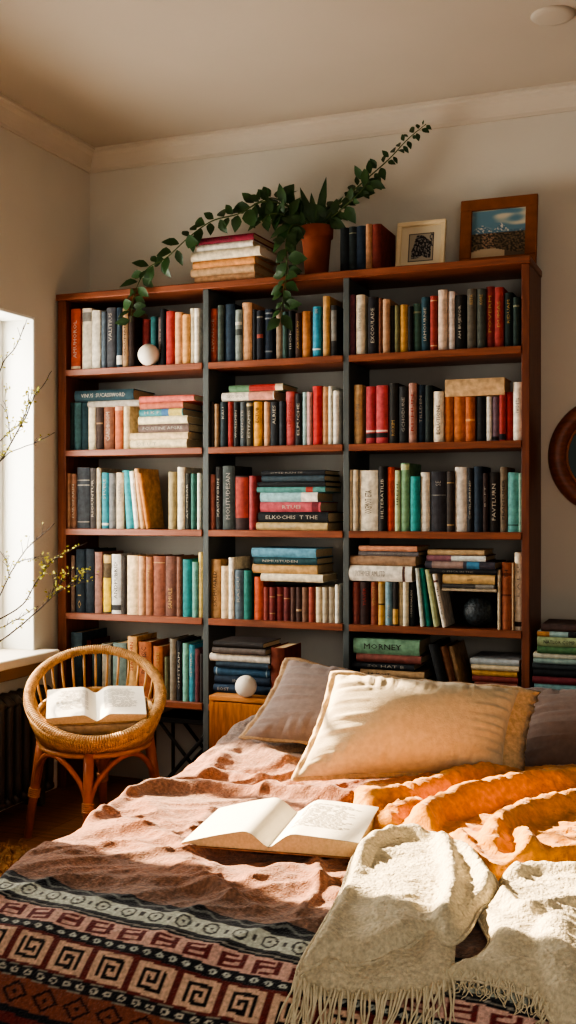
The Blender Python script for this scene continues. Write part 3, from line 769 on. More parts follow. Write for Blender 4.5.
# balls ----------------------------------------------------------------
def ball(name, label, x, y, rpx, Y, z, m, cat='ball'):
    rr = rpx * (Y / ray(x, y).y) / F; p = onY(x, y, Y); q = MB(); q.sphere((0, 0, rr), rr)
    return tag(q.build(name, m, None, True, (p.x, p.y, z)), label, cat), rr
ball('decorative_ball', 'cream white ball on the top shelf in front of the books', 148.8, 357.5, 11, D + .0305 - .02, ZS[1], CERAM)
for o_b in books[0][2]:
    if 'white ball' in o_b[1]: o_b[0].location.y = D + .06
    elif 'speckled grey brown' in o_b[1]: o_b[0].location.y = D + .055
ball('decorative_ball', 'cream white ball on the oak bedside cabinet', 246, 681, 11, 3.55, nsz, CERAM)
dm = mat('dark_pebble_glaze', '2a3338', .45, .9, 130, 1, 130, spec=.5)
ball('decorative_ball', 'dark textured ball on the fourth shelf under the book pile', 478.6, 614.2, 15.5, D + .075, ZS[4], dm)

# picture frames ---------------------------------------------------------
def frame(name, label, px, Y, z, fw, mats_, lean, artfn, matw=0):
    """px: (x0, x1, ytop) on the plane Y; leans back"""
    xa, xb = onY(px[0], px[2], Y).x, onY(px[1], px[2], Y).x
    hh = (onY((px[0] + px[1]) / 2, px[2], Y).z - z) / math.cos(lean); W = xb - xa
    r = thing(name, label, 'picture frame', ((xa + xb) / 2, Y, z + .0)); r.rotation_euler = (-lean, 0, 0)
    q = MB(); t = .018
    q.box(-W / 2, W / 2, 0, t, 0, fw, c=.002); q.box(-W / 2, W / 2, 0, t, hh - fw, hh, c=.002)
    q.box(-W / 2, -W / 2 + fw, 0, t, fw, hh - fw, c=.002); q.box(W / 2 - fw, W / 2, 0, t, fw, hh - fw, c=.002)
    q.build('frame_moulding', mats_[0], r)
    q = MB(); q.box(-W / 2 + fw, W / 2 - fw, .012, .017, fw, hh - fw); q.build('mount' if matw else 'backing', mats_[1], r)
    x0, x1, z0, z1 = -W / 2 + fw + matw, W / 2 - fw - matw, fw + matw, hh - fw - matw
    artfn(r, x0, x1, z0, z1, .0115)
    return r
def colour_grid(name, fn, x0, x1, z0, z1, y, n, m_, parent):
    """picture surface: flat grid with a colour per vertex"""
    nx = n; nz = max(2, int(n * (z1 - z0) / (x1 - x0))); q = MB()
    q.grid(lambda u, v: (x0 + (x1 - x0) * u, y, z0 + (z1 - z0) * v), nx, nz)
    q.f = [tuple(reversed(f)) for f in q.f]
    o = q.build(name, m_, parent); at = o.data.color_attributes.new('col', 'FLOAT_COLOR', 'POINT'); k = 0
    for i in range(nx + 1):
        for j in range(nz + 1):
            at.data[k].color = lin(fn(i / nx, j / nz)); k += 1
    return o
ARTM = mat('art_print', 'ffffff', .6, .02, 40, attr='col')
def mixc(a, b, t): return tuple(a[i] + (b[i] - a[i]) * t for i in range(3))
def sketch(r, x0, x1, z0, z1, y):
    def f(u, v):
        n = noise.noise(Vector((u * 16, v * 16, 1))); c = (.66, .62, .55)
        inside = .12 < u < .9 and v < (.3 + .55 * smooth(.1, .35, u) - .75 * max(0, u - .55)) + .08 and v > .1 + .5 * max(0, .2 - abs(u - .55))
        if u < .04 or u > .96 or v < .03 or v > .97: return (.3, .28, .26)
        if inside: c = (.16, .16, .18) if n > -.12 else (.5, .48, .46)
        elif u > .82 and v > .5 and n > 0: c = (.3, .3, .3)
        return c
    colour_grid('sketch', f, x0, x1, z0, z1, y, 44, ARTM, r)
def landscape(r, x0, x1, z0, z1, y):
    def f(u, v):
        n = noise.noise(Vector((u * 2.4, v * 8, 4))); n2 = noise.noise(Vector((u * 26, v * 30, 2)))
        sky = mixc((.40, .54, .60), (.80, .76, .67), smooth(-.15, .4, n + 1.2 * (v - .8)))
        if v > .56 + .16 * max(0, 1 - abs(u - .54) / .14) + .13 * max(0, 1 - abs(u - .2) / .2): return sky
        if v > .52: return mixc((.36, .48, .55), (.82, .80, .75), smooth(.05, .3, n2 + (v - .6) * 2))
        if v < .14 + .06 * math.sin(u * 5): return (.74, .66, .55) if u < .62 else (.4, .34, .28)
        c = mixc((.22, .2, .18), (.5, .42, .32), smooth(-.35, .4, n2))
        if .2 < u < .42 and v < .55 and n2 > .05: c = (.62, .5, .4)
        return c
    colour_grid('landscape_print', f, x0, x1, z0, z1, y, 70, ARTM, r)
ln = math.atan(.06 / .2)
frame('picture_frame', 'small cream frame with a dark ink sketch on top of the bookcase', (394.5, 443.5, 218), D + .11, ZS[0], .017, (mat('cream_frame', 'e3d0ac', .5, .1, 10), mat('mount_card', 'd8cbb0', .8, .03, 10)), .2, sketch, .028)
frame('picture_frame', 'brown wood frame with a mountain landscape on top of the bookcase', (458.5, 536, 194), D + .14, ZS[0], .042, (mat('chestnut_frame', '85502f', .5, .18, 8, .05, 40, (3, 14, 3)), mat('mount_card', 'd8cbb0', .8, .03, 10)), .16, landscape, .0)

# round mirror ------------------------------------------------------------
mr = thing('round_mirror', 'round mahogany framed mirror on the back wall right of the bookcase', 'mirror', (-.367, YB, onY(576, 456, YB).z))
R_ = .215; Mx = Matrix.Rotation(PI / 2, 4, 'X')
q = MB(); q.lathe([(R_ - .07, .002), (R_ - .068, .012), (R_ - .055, .028), (R_ - .03, .036), (R_ - .012, .03), (R_ - .003, .016), (R_, 0)], 64, Mx); q.build('mirror_frame', MAHOG, mr, True)
q = MB(); q.lathe([(R_ - .074, .004), (R_ - .073, .013), (R_ - .066, .014), (R_ - .064, .006)], 64, Mx); q.build('inner_bead', mat('bead_wood', '9a6242', .4, .1, 10), mr, True)
q = MB(); q.lathe([(.0001, .006), (R_ - .068, .006)], 64, Mx); q.build('mirror_glass', mat('mirror_silver', '6a7270', .06, .02, 3, metal=1), mr, True)

# x-braced dark stand below the bottom shelf --------------------------------
xs = thing('folding_stand', 'black x braced folding stand on the floor below the bookcase left bay', 'stand', (-1.96, D + .05, 0))
bl = mat('black_metal', '23211f', .5, .1, 10)
for yy in (0, .16):
    q = MB(); q.tube([(-.13, yy, .012), (.13, yy, .30)], .008, 6); q.tube([(.13, yy + .012, .012), (-.13, yy + .012, .30)], .008, 6); q.build('cross_brace', bl, xs)
    q = MB()
    for zz_ in (.012, .30): q.tube([(-.14, yy, zz_), (.14, yy, zz_)], .008, 6)
    q.tube([(-.138, yy, .012), (-.138, yy, .30)], .008, 6); q.tube([(.138, yy, .012), (.138, yy, .30)], .008, 6); q.build('side_frame', bl, xs)
q = MB(); q.box(-.14, .14, -.004, .175, .30, .312, c=.002); q.build('stand_top', bl, xs)

# ------------------------------------------------------------------ rattan chair
chx, chy = -2.021, 3.30
ang = math.atan2(chy, chx) - PI / 2          # chair back points away from the camera
ch = thing('rattan_chair', 'round rattan tub chair with a spindle back by the window', 'chair', (chx, chy, 0), ang)
NR = 72
def ring(r, zc, tilt, a0=0, a1=2 * PI, n=NR, dy=0):
    out = []
    for i in range(n):
        t = a0 + (a1 - a0) * i / n; out.append(Vector((r * math.cos(t), r * math.sin(t) + dy, zc + tilt * math.sin(t))))
    return out
RIM_R, RIM_Z, RIM_T = .226, .500, .124; SE_R, SE_Z, SE_T = .203, .428, .052
q = MB(); q.tube(ring(RIM_R, RIM_Z, RIM_T), [.0155 - .003 * math.sin(2 * PI * i / NR) for i in range(NR)], 10, True); q.build('back_rim', WICKER, ch, True)
# braid wound over the rim
q = MB(); pr = ring(RIM_R, RIM_Z, RIM_T, n=170)
for i, p in enumerate(pr):
    t = 2 * PI * i / 170; rad_ = Vector((math.cos(t), math.sin(t), 0)); rr = .0175 - .003 * math.sin(t); tg = Vector((-math.sin(t), math.cos(t), .45 * math.cos(t))).normalized(); up = rad_.cross(tg).normalized()
    pts = [p + (rad_ * math.cos(a) + up * math.sin(a)) * rr + tg * .006 * math.sin(a / 2 + .3) for a in [2 * PI * k / 8 for k in range(9)]]
    q.tube(pts, .0034, 5)
q.build('rim_binding', WICKER, ch, True)
q = MB(); q.tube(ring(SE_R, SE_Z, SE_T), .011, 8, True); q.tube(ring(SE_R - .012, SE_Z - .016, SE_T), .009, 8, True); q.build('seat_ring', WICKER, ch, True)
# woven seat: concentric coils on a shallow dish
q = MB(); k = 0; r = .197
while r > .012:
    zc = SE_Z - .012 - .012 * (1 - (r / .22) ** 2)
    pts = [Vector((r * math.cos(t), r * math.sin(t), zc + SE_T * r / SE_R * math.sin(t) + .0018 * math.sin(t * 40 + k * PI))) for t in [2 * PI * i / 80 for i in range(80)]]
    q.tube(pts, .0052, 5, True); r -= .0095; k += 1
q.build('woven_seat', WICKER, ch, True)
# braided front lip between the rim front and the apron
q = MB()
for i in range(84):
    t = PI + PI * (i + .5) / 84; o_d = Vector((math.cos(t), math.sin(t), 0))
    a = ring(RIM_R, RIM_Z, RIM_T, t, t + .1, 1)[0]; c_ = o_d * (SE_R - .004) + Vector((0, 0, SE_Z - .062 + SE_T * math.sin(t) * .6))
    a2 = ring(RIM_R, RIM_Z, RIM_T, t + .05, t + .1, 1)[0]
    m_ = (a2 + c_) / 2 + o_d * .012
    q.tube([a2, m_, c_], .0045, 5)
q.build('front_braid', WICKER, ch, True)
# spindles round the back
for i in range(21):
    t = -.34 + (PI + .68) * i / 20
    a = Vector((SE_R * math.cos(t), SE_R * math.sin(t), SE_Z + SE_T * math.sin(t))); c_ = Vector((RIM_R * math.cos(t), RIM_R * math.sin(t), RIM_Z + RIM_T * math.sin(t)))
    q = MB(); q.tube([a, (a + c_) / 2 + Vector((math.cos(t), math.sin(t), 0)) * .003, c_], .0046, 7); q.build('spindle', SPIND, ch, True)
# apron rings
q = MB(); q.tube(ring(.192, .358, .014), .012, 8, True); q.tube(ring(.187, .332, .010), .010, 8, True); q.build('apron', RATTAN, ch, True)
# legs, bindings and bent braces
tops = []; feet = []
for i in range(4):
    t = -PI / 2 - .12 + i * PI / 2; d_ = Vector((math.cos(t), math.sin(t), 0))
    top = d_ * .180 + Vector((0, 0, .375)); ft = d_ * .235
    tops.append((d_, top, ft))
    q = MB(); q.tube([top, top * .55 + ft * .45, ft], [.0185, .0175, .013], 10); lg = q.build('leg', RATLEG, ch, True)
    q = MB(); p1 = top * .42 + ft * .58; dr = (ft - top).normalized()
    for kk in range(-2, 3): 
        cpt = p1 + dr * kk * .0065; u_ = dr.orthogonal().normalized(); v_ = dr.cross(u_)
        q.tube([cpt + (u_ * math.cos(a) + v_ * math.sin(a)) * .0185 for a in [2 * PI * z_ / 12 for z_ in range(12)]], .0036, 5, True)
    q.build('binding', RATTAN, lg, True)
for i in range(4):
    d0, t0, f0 = tops[i]; d1, t1, f1 = tops[(i + 1) % 4]
    a = t0 * .42 + f0 * .58; c_ = t1 * .42 + f1 * .58; md = (d0 + d1).normalized() * .184
    a0 = math.atan2(a.y, a.x); da = PI / 2; pts = []
    for k in range(13):
        u = k / 12; tt = a0 + da * u; bl_ = math.sin(PI * u) ** .6; rr_ = math.hypot(a.x, a.y) * (1 - bl_) + .183 * bl_
        pts.append(Vector((rr_ * math.cos(tt), rr_ * math.sin(tt), a.z + .01 + (.306 - a.z) * bl_)))
    q = MB(); q.tube(spline(pts, 3), .0095, 8); q.build('bent_brace', RATLEG, ch, True)

# ------------------------------------------------------------------ open books
def open_book(name, label, hw, hh, thk, cover, loc, rot, lines=True, left_txt=False):
    """open book lying flat: gutter along +Y from y=0, pages arch to both sides"""
    r = thing(name, label, 'book', loc); r.rotation_euler = rot
    def arch(s, sd): # s 0..1 from gutter to edge: page surface height
        e = .14 if sd < 0 and not left_txt else .78
        a = smooth(0, .30, s) ** .7 if s > 0 else 0
        return thk * (.22 + .78 * a) * (1 - (1 - e) * max(0, (s - .2) / .8) ** 1.25)
    for sd in (-1, 1):
        q = MB(); n = 20; prof = [(sd * hw * i / n, arch(i / n, sd)) for i in range(n + 1)]
        bot = [(sd * hw * i / n, .003) for i in range(n + 1)]
        vs = []
        for y in (.004, hh - .004): vs += [(x, y, z) for x, z in prof] + [(x, y, z) for x, z in bot]
        m = n + 1; fs = []
        for i in range(n):
            fs += [(2 * m + i, 2 * m + i + 1, 3 * m + i + 1, 3 * m + i), (i + 1, i, m + i, m + i + 1)]
        fs.append((n, 2 * m + n, 3 * m + n, m + n)); q.add(vs, fs); q.build('page_block', PAGES, r)
        q = MB(); vs = []
        for y in (.003, hh - .003): vs += [(x * 1.004, y, z + .0012) for x, z in prof]
        q.add(vs, [(i, i + 1, m + i + 1, m + i) for i in range(n)]); pg = q.build('open_page', PAPER, r, True)
        if lines and (sd > 0 or left_txt):
            q = MB(); yy = hh * .86
            while yy > hh * .22:
                s0, s1 = .16, .86 - random.random() * .18; steps = 8
                for k in range(steps):
                    if random.random() < .12: continue
                    a_, b_ = s0 + (s1 - s0) * k / steps, s0 + (s1 - s0) * (k + .85) / steps
                    q.add([(sd * hw * a_, yy, arch(a_, sd) + .0022), (sd * hw * b_, yy, arch(b_, sd) + .0022), (sd * hw * b_, yy + hh * .011, arch(b_, sd) + .0022), (sd * hw * a_, yy + hh * .011, arch(a_, sd) + .0022)], [(0, 1, 2, 3)])
                yy -= hh * .034
            q.build('printed_lines', PRINT, pg)
    q = MB(); q.box(-hw * 1.02, hw * 1.02, -.002, hh + .002, 0, .003, c=.0008); q.build('cover', sh(cover), r)
    return r
# on the chair: a closed book under an open one, both tilted with the seat
def chair_pt(x, y, z): return ch.matrix_basis @ Vector((x, y, z))
ch_m = Matrix.Translation((chx, chy, 0)) @ Matrix.Rotation(ang, 4, 'Z')
tilt = math.atan(.06 / SE_R)
seat_m = ch_m @ Matrix.Translation((0, -.022, SE_Z - .008)) @ Matrix.Rotation(tilt, 4, 'X')
cb = make_book(.036, .31, .2, 'a98a66', None)
cb.matrix_basis = seat_m @ Matrix.Translation((-.13, -.14, .0205)) @ Matrix.Rotation(PI / 2, 4, 'Y')
tag(cb, 'closed tan book under the open book on the rattan chair', 'book')
ob = open_book('open_book', 'open book with white pages on the rattan chair seat', .165, .20, .034, 'b0895c', (0, 0, 0), (0, 0, 0), True, True)
ob.matrix_basis = seat_m @ Matrix.Translation((.004, -.125, .0395)) @ Matrix.Rotation(.05, 4, 'X') @ Matrix.Rotation(.02, 4, 'Z')

# ------------------------------------------------------------------ bed
bed = thing('bed', 'low wide bed with mattress under the patterned blanket', 'bed', (-.6, 2.6, 0))
BX0, BX1, BY0, BY1 = -1.47, .36, 1.74, 3.50
q = MB(); q.box(BX0 + .04 + .6, BX1 + .6 - .04, BY0 + .04 - 2.6, BY1 - 2.6, .10, .31, c=.03); q.build('mattress', mat('mattress_ticking', 'cfc6b8', .9, .05, 20), bed)
q = MB(); q.box(BX0 + .06 + .6, BX1 + .54, BY0 + .06 - 2.6, BY1 - 2.6, .05, .10, c=.005); q.build('bed_base', MAHOG, bed)
for sx in (BX0 + .1 + .6, BX1 + .5):
    for sy in (BY0 + .1 - 2.6, BY1 - .06 - 2.6):
        q = MB(); q.box(sx - .03, sx + .03, sy - .03, sy + .03, 0, .05, c=.003); q.build('leg', MAHOGV, bed)

def polydist(x, y, pl):
    best = 9
    for i in range(len(pl) - 1):
        ax, ay = pl[i]; bx, by = pl[i + 1]; dx, dy = bx - ax, by - ay
        t = max(0, min(1, ((x - ax) * dx + (y - ay) * dy) / (dx * dx + dy * dy + 1e-12)))
        d = (x - ax - t * dx) ** 2 + (y - ay - t * dy) ** 2
        if d < best: best = d
    return math.sqrt(best)
def polydt(x, y, pl):
    best = 9; bt = 0; n = len(pl) - 1
    for i in range(n):
        ax, ay = pl[i]; bx, by = pl[i + 1]; dx, dy = bx - ax, by - ay
        t = max(0, min(1, ((x - ax) * dx + (y - ay) * dy) / (dx * dx + dy * dy + 1e-12)))
        d = (x - ax - t * dx) ** 2 + (y - ay - t * dy) ** 2
        if d < best: best = d; bt = (i + t) / n
    return math.sqrt(best), bt
def strokes(lst, zref):
    out = []
    for pts, amp, w in lst:
        wp = [onZ(px, py, zref) for px, py in pts]
        sp = spline([(p.x, p.y, 0) for p in wp], 4) if len(wp) > 2 else wp
        out.append(([(p.x, p.y) for p in sp], amp, w))
    return out
BL_ST = strokes([
 ([(92, 806), (112, 794), (150, 783), (210, 781), (270, 787), (350, 796)], .034, .030),
 ([(205, 768), (240, 752), (290, 765)], .022, .035),
 ([(175, 775), (230, 768), (300, 782)], .016, .020),
 ([(130, 815), (170, 830), (190, 850)], .014, .022),
 ([(210, 800), (190, 830), (215, 860)], .010, .020),
 ([(60, 845), (120, 835), (170, 850), (220, 880)], .014, .026),
 ([(250, 870), (290, 860), (340, 880)], .012, .022),
 ([(100, 870), (180, 872), (260, 895)], .010, .02),
 ([(310, 840), (320, 870), (300, 900)], .012, .014),
 ([(240, 730), (262, 722), (290, 735)], .02, .025)], .38)
CR = 1.95
def bed_z(X, Y):
    z = .352 + .055 * smooth(2.95, 3.45, Y) * smooth(-.9, -1.4, X) + .02 * smooth(2.7, 3.3, Y)
    if Y < CR:
        p = CR - Y; z -= p * p / .5 if p < .4 else .32 + (p - .4) * 1.6
    xl = -1.475 + .10 * smooth(2.25, 1.75, Y)
    if X < xl:
        qd = xl - X; z -= qd * qd / .05 if qd < .09 else .162 + (qd - .09) * 3.6
    return max(.012, z)
def blanket_z(X, Y):
    z = bed_z(X, Y)
    if z < .06: return z
    k = smooth(1.75, 2.05, Y)
    v = Vector((X, Y, 0))
    n1 = noise.noise(Vector((X * 4.2 + Y * 2.0, Y * 7 - X * 1.5, 3))); n2 = noise.noise(Vector((X * 11 + Y * 4, Y * 17 - X * 4, 9))); n3 = noise.noise(Vector((X * 40, Y * 44, 5)))
    wx, wy = X + .06 * noise.noise(Vector((X * 5, Y * 5, 31))), Y + .06 * noise.noise(Vector((X * 5, Y * 5, 41)))
    a_, c_ = wx * .80 + wy * .60, wy * .80 - wx * .60
    rdg = (1 - abs(noise.noise(Vector((a_ * 2.4, c_ * 8.5, 21))))) ** 3
    rd2 = (1 - abs(noise.noise(Vector((a_ * 5 + 3, c_ * 17, 25))))) ** 3
    d = (.010 * n1 + .003 * n2 + .0022 * n3 + .020 * (rdg - .6) + .006 * (rd2 - .6)) * (.2 + .8 * k) + .006 * noise.noise(Vector((X * 5, Y * 1.5, 7))) * (1 - k)
    for pl, amp, w in BL_ST:
        ds = polydist(X, Y, pl)
        if ds < 3 * w: d += amp * math.exp(-(ds / w) ** 2)
    return z + d + .006
# band positions by arc length down the foot
def arc(Y):
    p = CR - Y
    if p <= 0: return p
    s = 0; n = 24
    for i in range(n):
        a = p * (i + .5) / n; s += math.hypot(1, a / .25 if a < .4 else 1.6) * p / n
    return s
def ray_bed(x, y, h=0, fn=None):
    fn = fn or bed_z
    d = ray(x, y); lo, hi = .8, 6.0; o = Vector((0, 0, H)); t = .8
    while t < 6:
        p = o + d * t
        if p.z < fn(p.x, p.y) + h: break
        t += .02
    a, b_ = t - .02, t
    for _ in range(12):
        m = (a + b_) / 2; p = o + d * m
        if p.z < fn(p.x, p.y) + h: b_ = m
        else: a = m
    return o + d * b_
def edge_s(pairs):
    P = [ray_bed(x, y) for x, y in pairs]; xs_ = [p.x for p in P]; ss = [arc(p.y) for p in P]
    mx_ = sum(xs_) / len(P); ms_ = sum(ss) / len(P); den = sum((x - mx_) ** 2 for x in xs_)
    return (ms_, sum((x - mx_) * (v - ms_) for x, v in zip(xs_, ss)) / den, mx_)
ES = [edge_s([(60, 886), (150, 899), (250, 922)]), edge_s([(60, 890), (150, 907), (250, 931)]), edge_s([(60, 906), (150, 927), (250, 951)]), edge_s([(60, 911), (150, 933), (250, 956)]),
      edge_s([(60, 932), (150, 953), (250, 971)]), edge_s([(60, 942), (150, 963), (250, 984)]), edge_s([(60, 978), (150, 1007), (235, 1020)]), edge_s([(60, 990), (150, 1018)]), edge_s([(30, 1016), (60, 1020)])]
SLOPE = sum(e[1] for e in ES[:6]) / 6; XMID = -1.0
ES = [e[0] + SLOPE * (XMID - e[2]) for e in ES]
print('ES', [round(e, 3) for e in ES], SLOPE)
G_KEY = ["#######", "#.....#", "#.###.#", "#.#.#.#", "#.#...#", "#.#####"]
DK = (.13, .14, .165); PK = (.86, .70, .64); MR = (.46, .20, .18); BR = (.56, .33, .25)
def pattern(X, s):
    """woven band colours; returns None above the first band"""
    wob = .004 * noise.noise(Vector((X * 3, s * 3, 2))); s = s + wob - SLOPE * (X - XMID)
    if s < ES[0]: return None
    if s < ES[1]:
        f = (s - ES[0]) / (ES[1] - ES[0]); return mixc(DK, (.5, .52, .5), .9 if abs(f - .5 - .2 * math.sin(X * 110)) < .12 else 0)
    if s < ES[2]:
        f = (s - ES[1]) / (ES[2] - ES[1]); u = (X % .062) / .062 - .5
        if f < .1 or f > .9: return (.25, .26, .27)
        dd = math.hypot(u * 1.9, (f - .5) * 1.55)
        if .36 < dd < .50 or dd < .1: return (.30, .31, .30)
        if abs(abs(u) - .5) < .06 and abs(f - .5) < .12: return (.3, .3, .3)
        return (.80, .82, .76)
    if s < ES[3]:
        f = (s - ES[2]) / (ES[3] - ES[2]); return DK if f < .35 or f > .6 else (.6, .58, .54)
    if s < ES[4]:
        f = (s - ES[3]) / (ES[4] - ES[3]); u = (X % .072) / .072
        v = f + .16 * (u - .5)
        ins = .14 < u < .88 and .14 < v < .86
        if ins and (abs(u - .22) < .075 or abs(u - .80) < .075 or abs(v - .5) < .085 or (v > .75 and u > .3) or (v < .27 and u < .66)): return (.46, .19, .19)
        return PK
    if s < ES[5]:
        f = (s - ES[4]) / (ES[5] - ES[4]); u = (X % .028) / .028
        if math.hypot((u - .5) * 1.5, (f - .5) * 1.7) < .42 and not math.hypot((u - .5) * 1.5, (f - .5) * 1.7) < .16: return (.78, .80, .76)
        return DK
    if s < ES[6]:
        f = (s - ES[5]) / (ES[6] - ES[5]); P_ = .092; i = math.floor(X / P_); u = X / P_ - i
        if f < .09 or f > .93: return MR
        if u < .15: return MR
        uu = (u - .13) / .87; vv = 1 - (f - .09) / .84
        if uu < .19 or uu > .81 or vv < .16 or vv > .84: return (.86, .72, .62)
        a, b_ = (uu - .19) / .62, (vv - .16) / .68
        if i % 2: a = 1 - a
        if i % 3 == 1: b_ = 1 - b_
        gx, gy = min(6, int(a * 7)), min(5, int((1 - b_) * 6))
        return (.12, .085, .075) if G_KEY[gy][gx] == '#' else (.86, .72, .62)
    if s < ES[7]:
        f = (s - ES[6]) / (ES[7] - ES[6]); u = (X % .03) / .03; dd = math.hypot((u - .5) * 1.4, (f - .5) * 1.7)
        if f < .08 or f > .92: return (.6, .58, .52)
        return (.76, .74, .68) if .2 < dd < .42 else DK
    if s < ES[8]:
        f = (s - ES[7]) / (ES[8] - ES[7]); u = (X % .07) / .07; dd = abs(u - .5) * 2 + abs(f - .5) * 2
        return (.18, .10, .09) if .62 < dd < .86 or dd < .18 else BR
    f = (s - ES[8]); return DK if f % .03 < .012 else MR
xsG = []; x = -1.64
while x < .44: xsG.append(x); x += .0035 if x > -1.6 else .01
ysG = []; y = 1.50
while y < 3.53:
    ysG.append(y); y += .0024 if y < 2.02 else (.006 if y < 2.9 else .009)
q = MB(); cols = []
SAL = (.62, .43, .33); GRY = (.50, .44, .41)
for Y in ysG:
    s = arc(Y)
    for X in xsG:
        q.v.append((X, Y, blanket_z(X, Y)))
        c = pattern(X, s) if Y < CR + .12 else None
        if c is None:
            n = noise.noise(Vector((X * 3, Y * 5, 12))); n2 = noise.noise(Vector((X * 60, Y * 60, 1)))
            g = max(smooth(.0, .4, n) * .35, smooth(3.0, 3.25, Y) * smooth(-1.0, -1.2, X) * .9, smooth(2.1, 1.95, Y) * .5)  # grey: random patches, sheet at the head, shade painted in towards the foot
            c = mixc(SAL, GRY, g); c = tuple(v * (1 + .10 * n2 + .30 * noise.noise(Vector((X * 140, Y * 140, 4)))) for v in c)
        else:
            n2 = noise.noise(Vector((X * 150, Y * 150, 1))); c = tuple(v * (1 + .14 * n2) for v in c)
        cols.append(c)
nx = len(xsG)
q.f = [(j * nx + i, j * nx + i + 1, (j + 1) * nx + i + 1, (j + 1) * nx + i) for j in range(len(ysG) - 1) for i in range(nx - 1)]
BLM = mat('woven_blanket', 'ffffff', .95, .2, 160, 1.0, 230, spec=.1, sheen=.25, attr='col')
blk = q.build('patterned_blanket', BLM, None, True)
at = blk.data.color_attributes.new('col', 'FLOAT_COLOR', 'POINT')
flat = []
for c in cols: flat += lin(c)
at.data.foreach_set('color', flat)
tag(blk, 'salmon pink blanket with woven key pattern bands spread over the bed', 'blanket')

# pillows ------------------------------------------------------------------
def pillow(label, TL, TR, BL, BR_, thick, m, fl=(.02, .02, .02, .02), wr=.006, seed=0, trim=None, name='pillow'):
    TL, TR, BL, BR_ = map(Vector, (TL, TR, BL, BR_)); cen = (TL + TR + BL + BR_) / 4
    nrm = (TR - TL + BR_ - BL).cross(TL - BL + TR - BR_).normalized()
    if nrm.y > 0: nrm = -nrm
    r = thing(name, label, 'pillow', cen)
    def pos(u, v, off=0):
        uu = u * (1 - .055 * (1 - v * v)); vv = v * (1 - .06 * (1 - u * u))
        a, b_ = (uu + 1) / 2, (vv + 1) / 2
        return (BL * (1 - a) + BR_ * a) * (1 - b_) + (TL * (1 - a) + TR * a) * b_ - cen
    def hgt(u, v):
        return max(0, (1 - abs(u) ** 2.4) * (1 - abs(v) ** 2.4)) ** .52
    q = MB(); n = 56; mgrid = 44
    for sd in (1, -1):
        def fn(a, b_):
            u, v = a * 2 - 1, b_ * 2 - 1; p = pos(u, v); hh = hgt(u, v) * thick / 2
            e = min(1 - abs(u), 1 - abs(v)); edge = smooth(0, .08, e) * (1 - smooth(.12, .6, e))
            eu, ev = 1 - abs(u), 1 - abs(v)
            w = wr * edge * 1.7 * ((noise.noise(Vector((u * 17 + seed, v * 1.5, 3))) if ev < eu * 1.2 else 0) + (noise.noise(Vector((u * 1.5, v * 12 + seed, 8))) if eu < ev * 1.2 else 0))
            w += wr * .8 * noise.noise(Vector((u * 1.3 + seed, v * 1.1, 5))) * smooth(0, .3, e)
            return p + nrm * sd * (hh + w * (1 if sd > 0 else .5))
        s0 = len(q.f); q.grid(fn, n, mgrid)
    q.build('pillow_cover', m, r, True)
    # flange with a ragged edge all round
    q = MB(); per = []
    K = 60
    for k in range(K): per.append((-1 + 2 * k / K, -1))
    for k in range(K): per.append((1, -1 + 2 * k / K))
    for k in range(K): per.append((1 - 2 * k / K, 1))
    for k in range(K): per.append((-1, 1 - 2 * k / K))
    vs = []; NP = len(per)
    for i, (u, v) in enumerate(per):
        p = pos(u, v); wv = fl[0] if v == -1 and abs(u) < 1 else fl[1] if u == 1 and abs(v) < 1 else fl[2] if v == 1 and abs(u) < 1 else fl[3]
        cdir = pos(u * 1.0, v * 1.0) - pos(u * .9 if abs(u) == 1 else u, v * .9 if abs(v) == 1 else v)
        cdir.normalize(); rag = 1 + .16 * noise.noise(Vector((i * .35, seed, 0)))
        ruf = nrm * .004 * math.sin(i * .55 + 2 * noise.noise(Vector((i * .1, seed, 1))))
        vs += [p - cdir * .004 + nrm * .0025, p + cdir * wv * .5 * rag + ruf * .5 + nrm * .0025, p + cdir * wv * rag + ruf, p + cdir * wv * .5 * rag + ruf * .5 - nrm * .0025, p - cdir * .004 - nrm * .0025]
    fs = []
    for i in range(NP):
        j = (i + 1) % NP
        for k in range(4): fs.append((i * 5 + k, i * 5 + k + 1, j * 5 + k + 1, j * 5 + k))
    q.add(vs, fs); q.build('flange', trim or m, r, True)
    return r
LINEN = mat('cream_linen', 'd8c6a6', .95, .1, 60, .35, 240, spec=.1, sheen=.2)
LINENT = mat('cream_linen_trim', 'cfb088', .95, .2, 90, .6, 160, spec=.1, sheen=.2)
GREYL = mat('mauve_grey_linen', '877770', .95, .1, 60, .35, 240, spec=.1, sheen=.2)
GREYT = mat('mauve_grey_trim', 'a08468', .95, .2, 90, .6, 160, spec=.1)
GREYR = mat('taupe_linen', '77665e', .95, .1, 60, .35, 240, spec=.1, sheen=.2)
pillow('mauve grey fringed pillow propped behind the cream pillow near the oak cabinet', onY(288, 659, 3.46), onY(500, 702, 3.48), onZ(243, 737, .425), Vector((-.70, 3.22, .39)), .13, GREYL, (.012, .012, .016, .016), .008, 3, GREYT)
pillow('taupe grey pillow at the right of the bed behind the cream pillow', onY(522, 690, 3.44), Vector((.12, 3.46, .60)), onZ(512, 766, .405), Vector((.12, 3.18, .41)), .15, GREYR, (.014, .014, .014, .014), .009, 11, GREYR)
pillow('large cream linen pillow with a wide flange in front of the grey pillows', onY(335, 674, 3.02), onY(520, 690, 3.22), onZ(296, 778, .405), onZ(503, 775, .405), .22, LINEN, (.014, .062, .016, .016), .008, 5, LINENT)

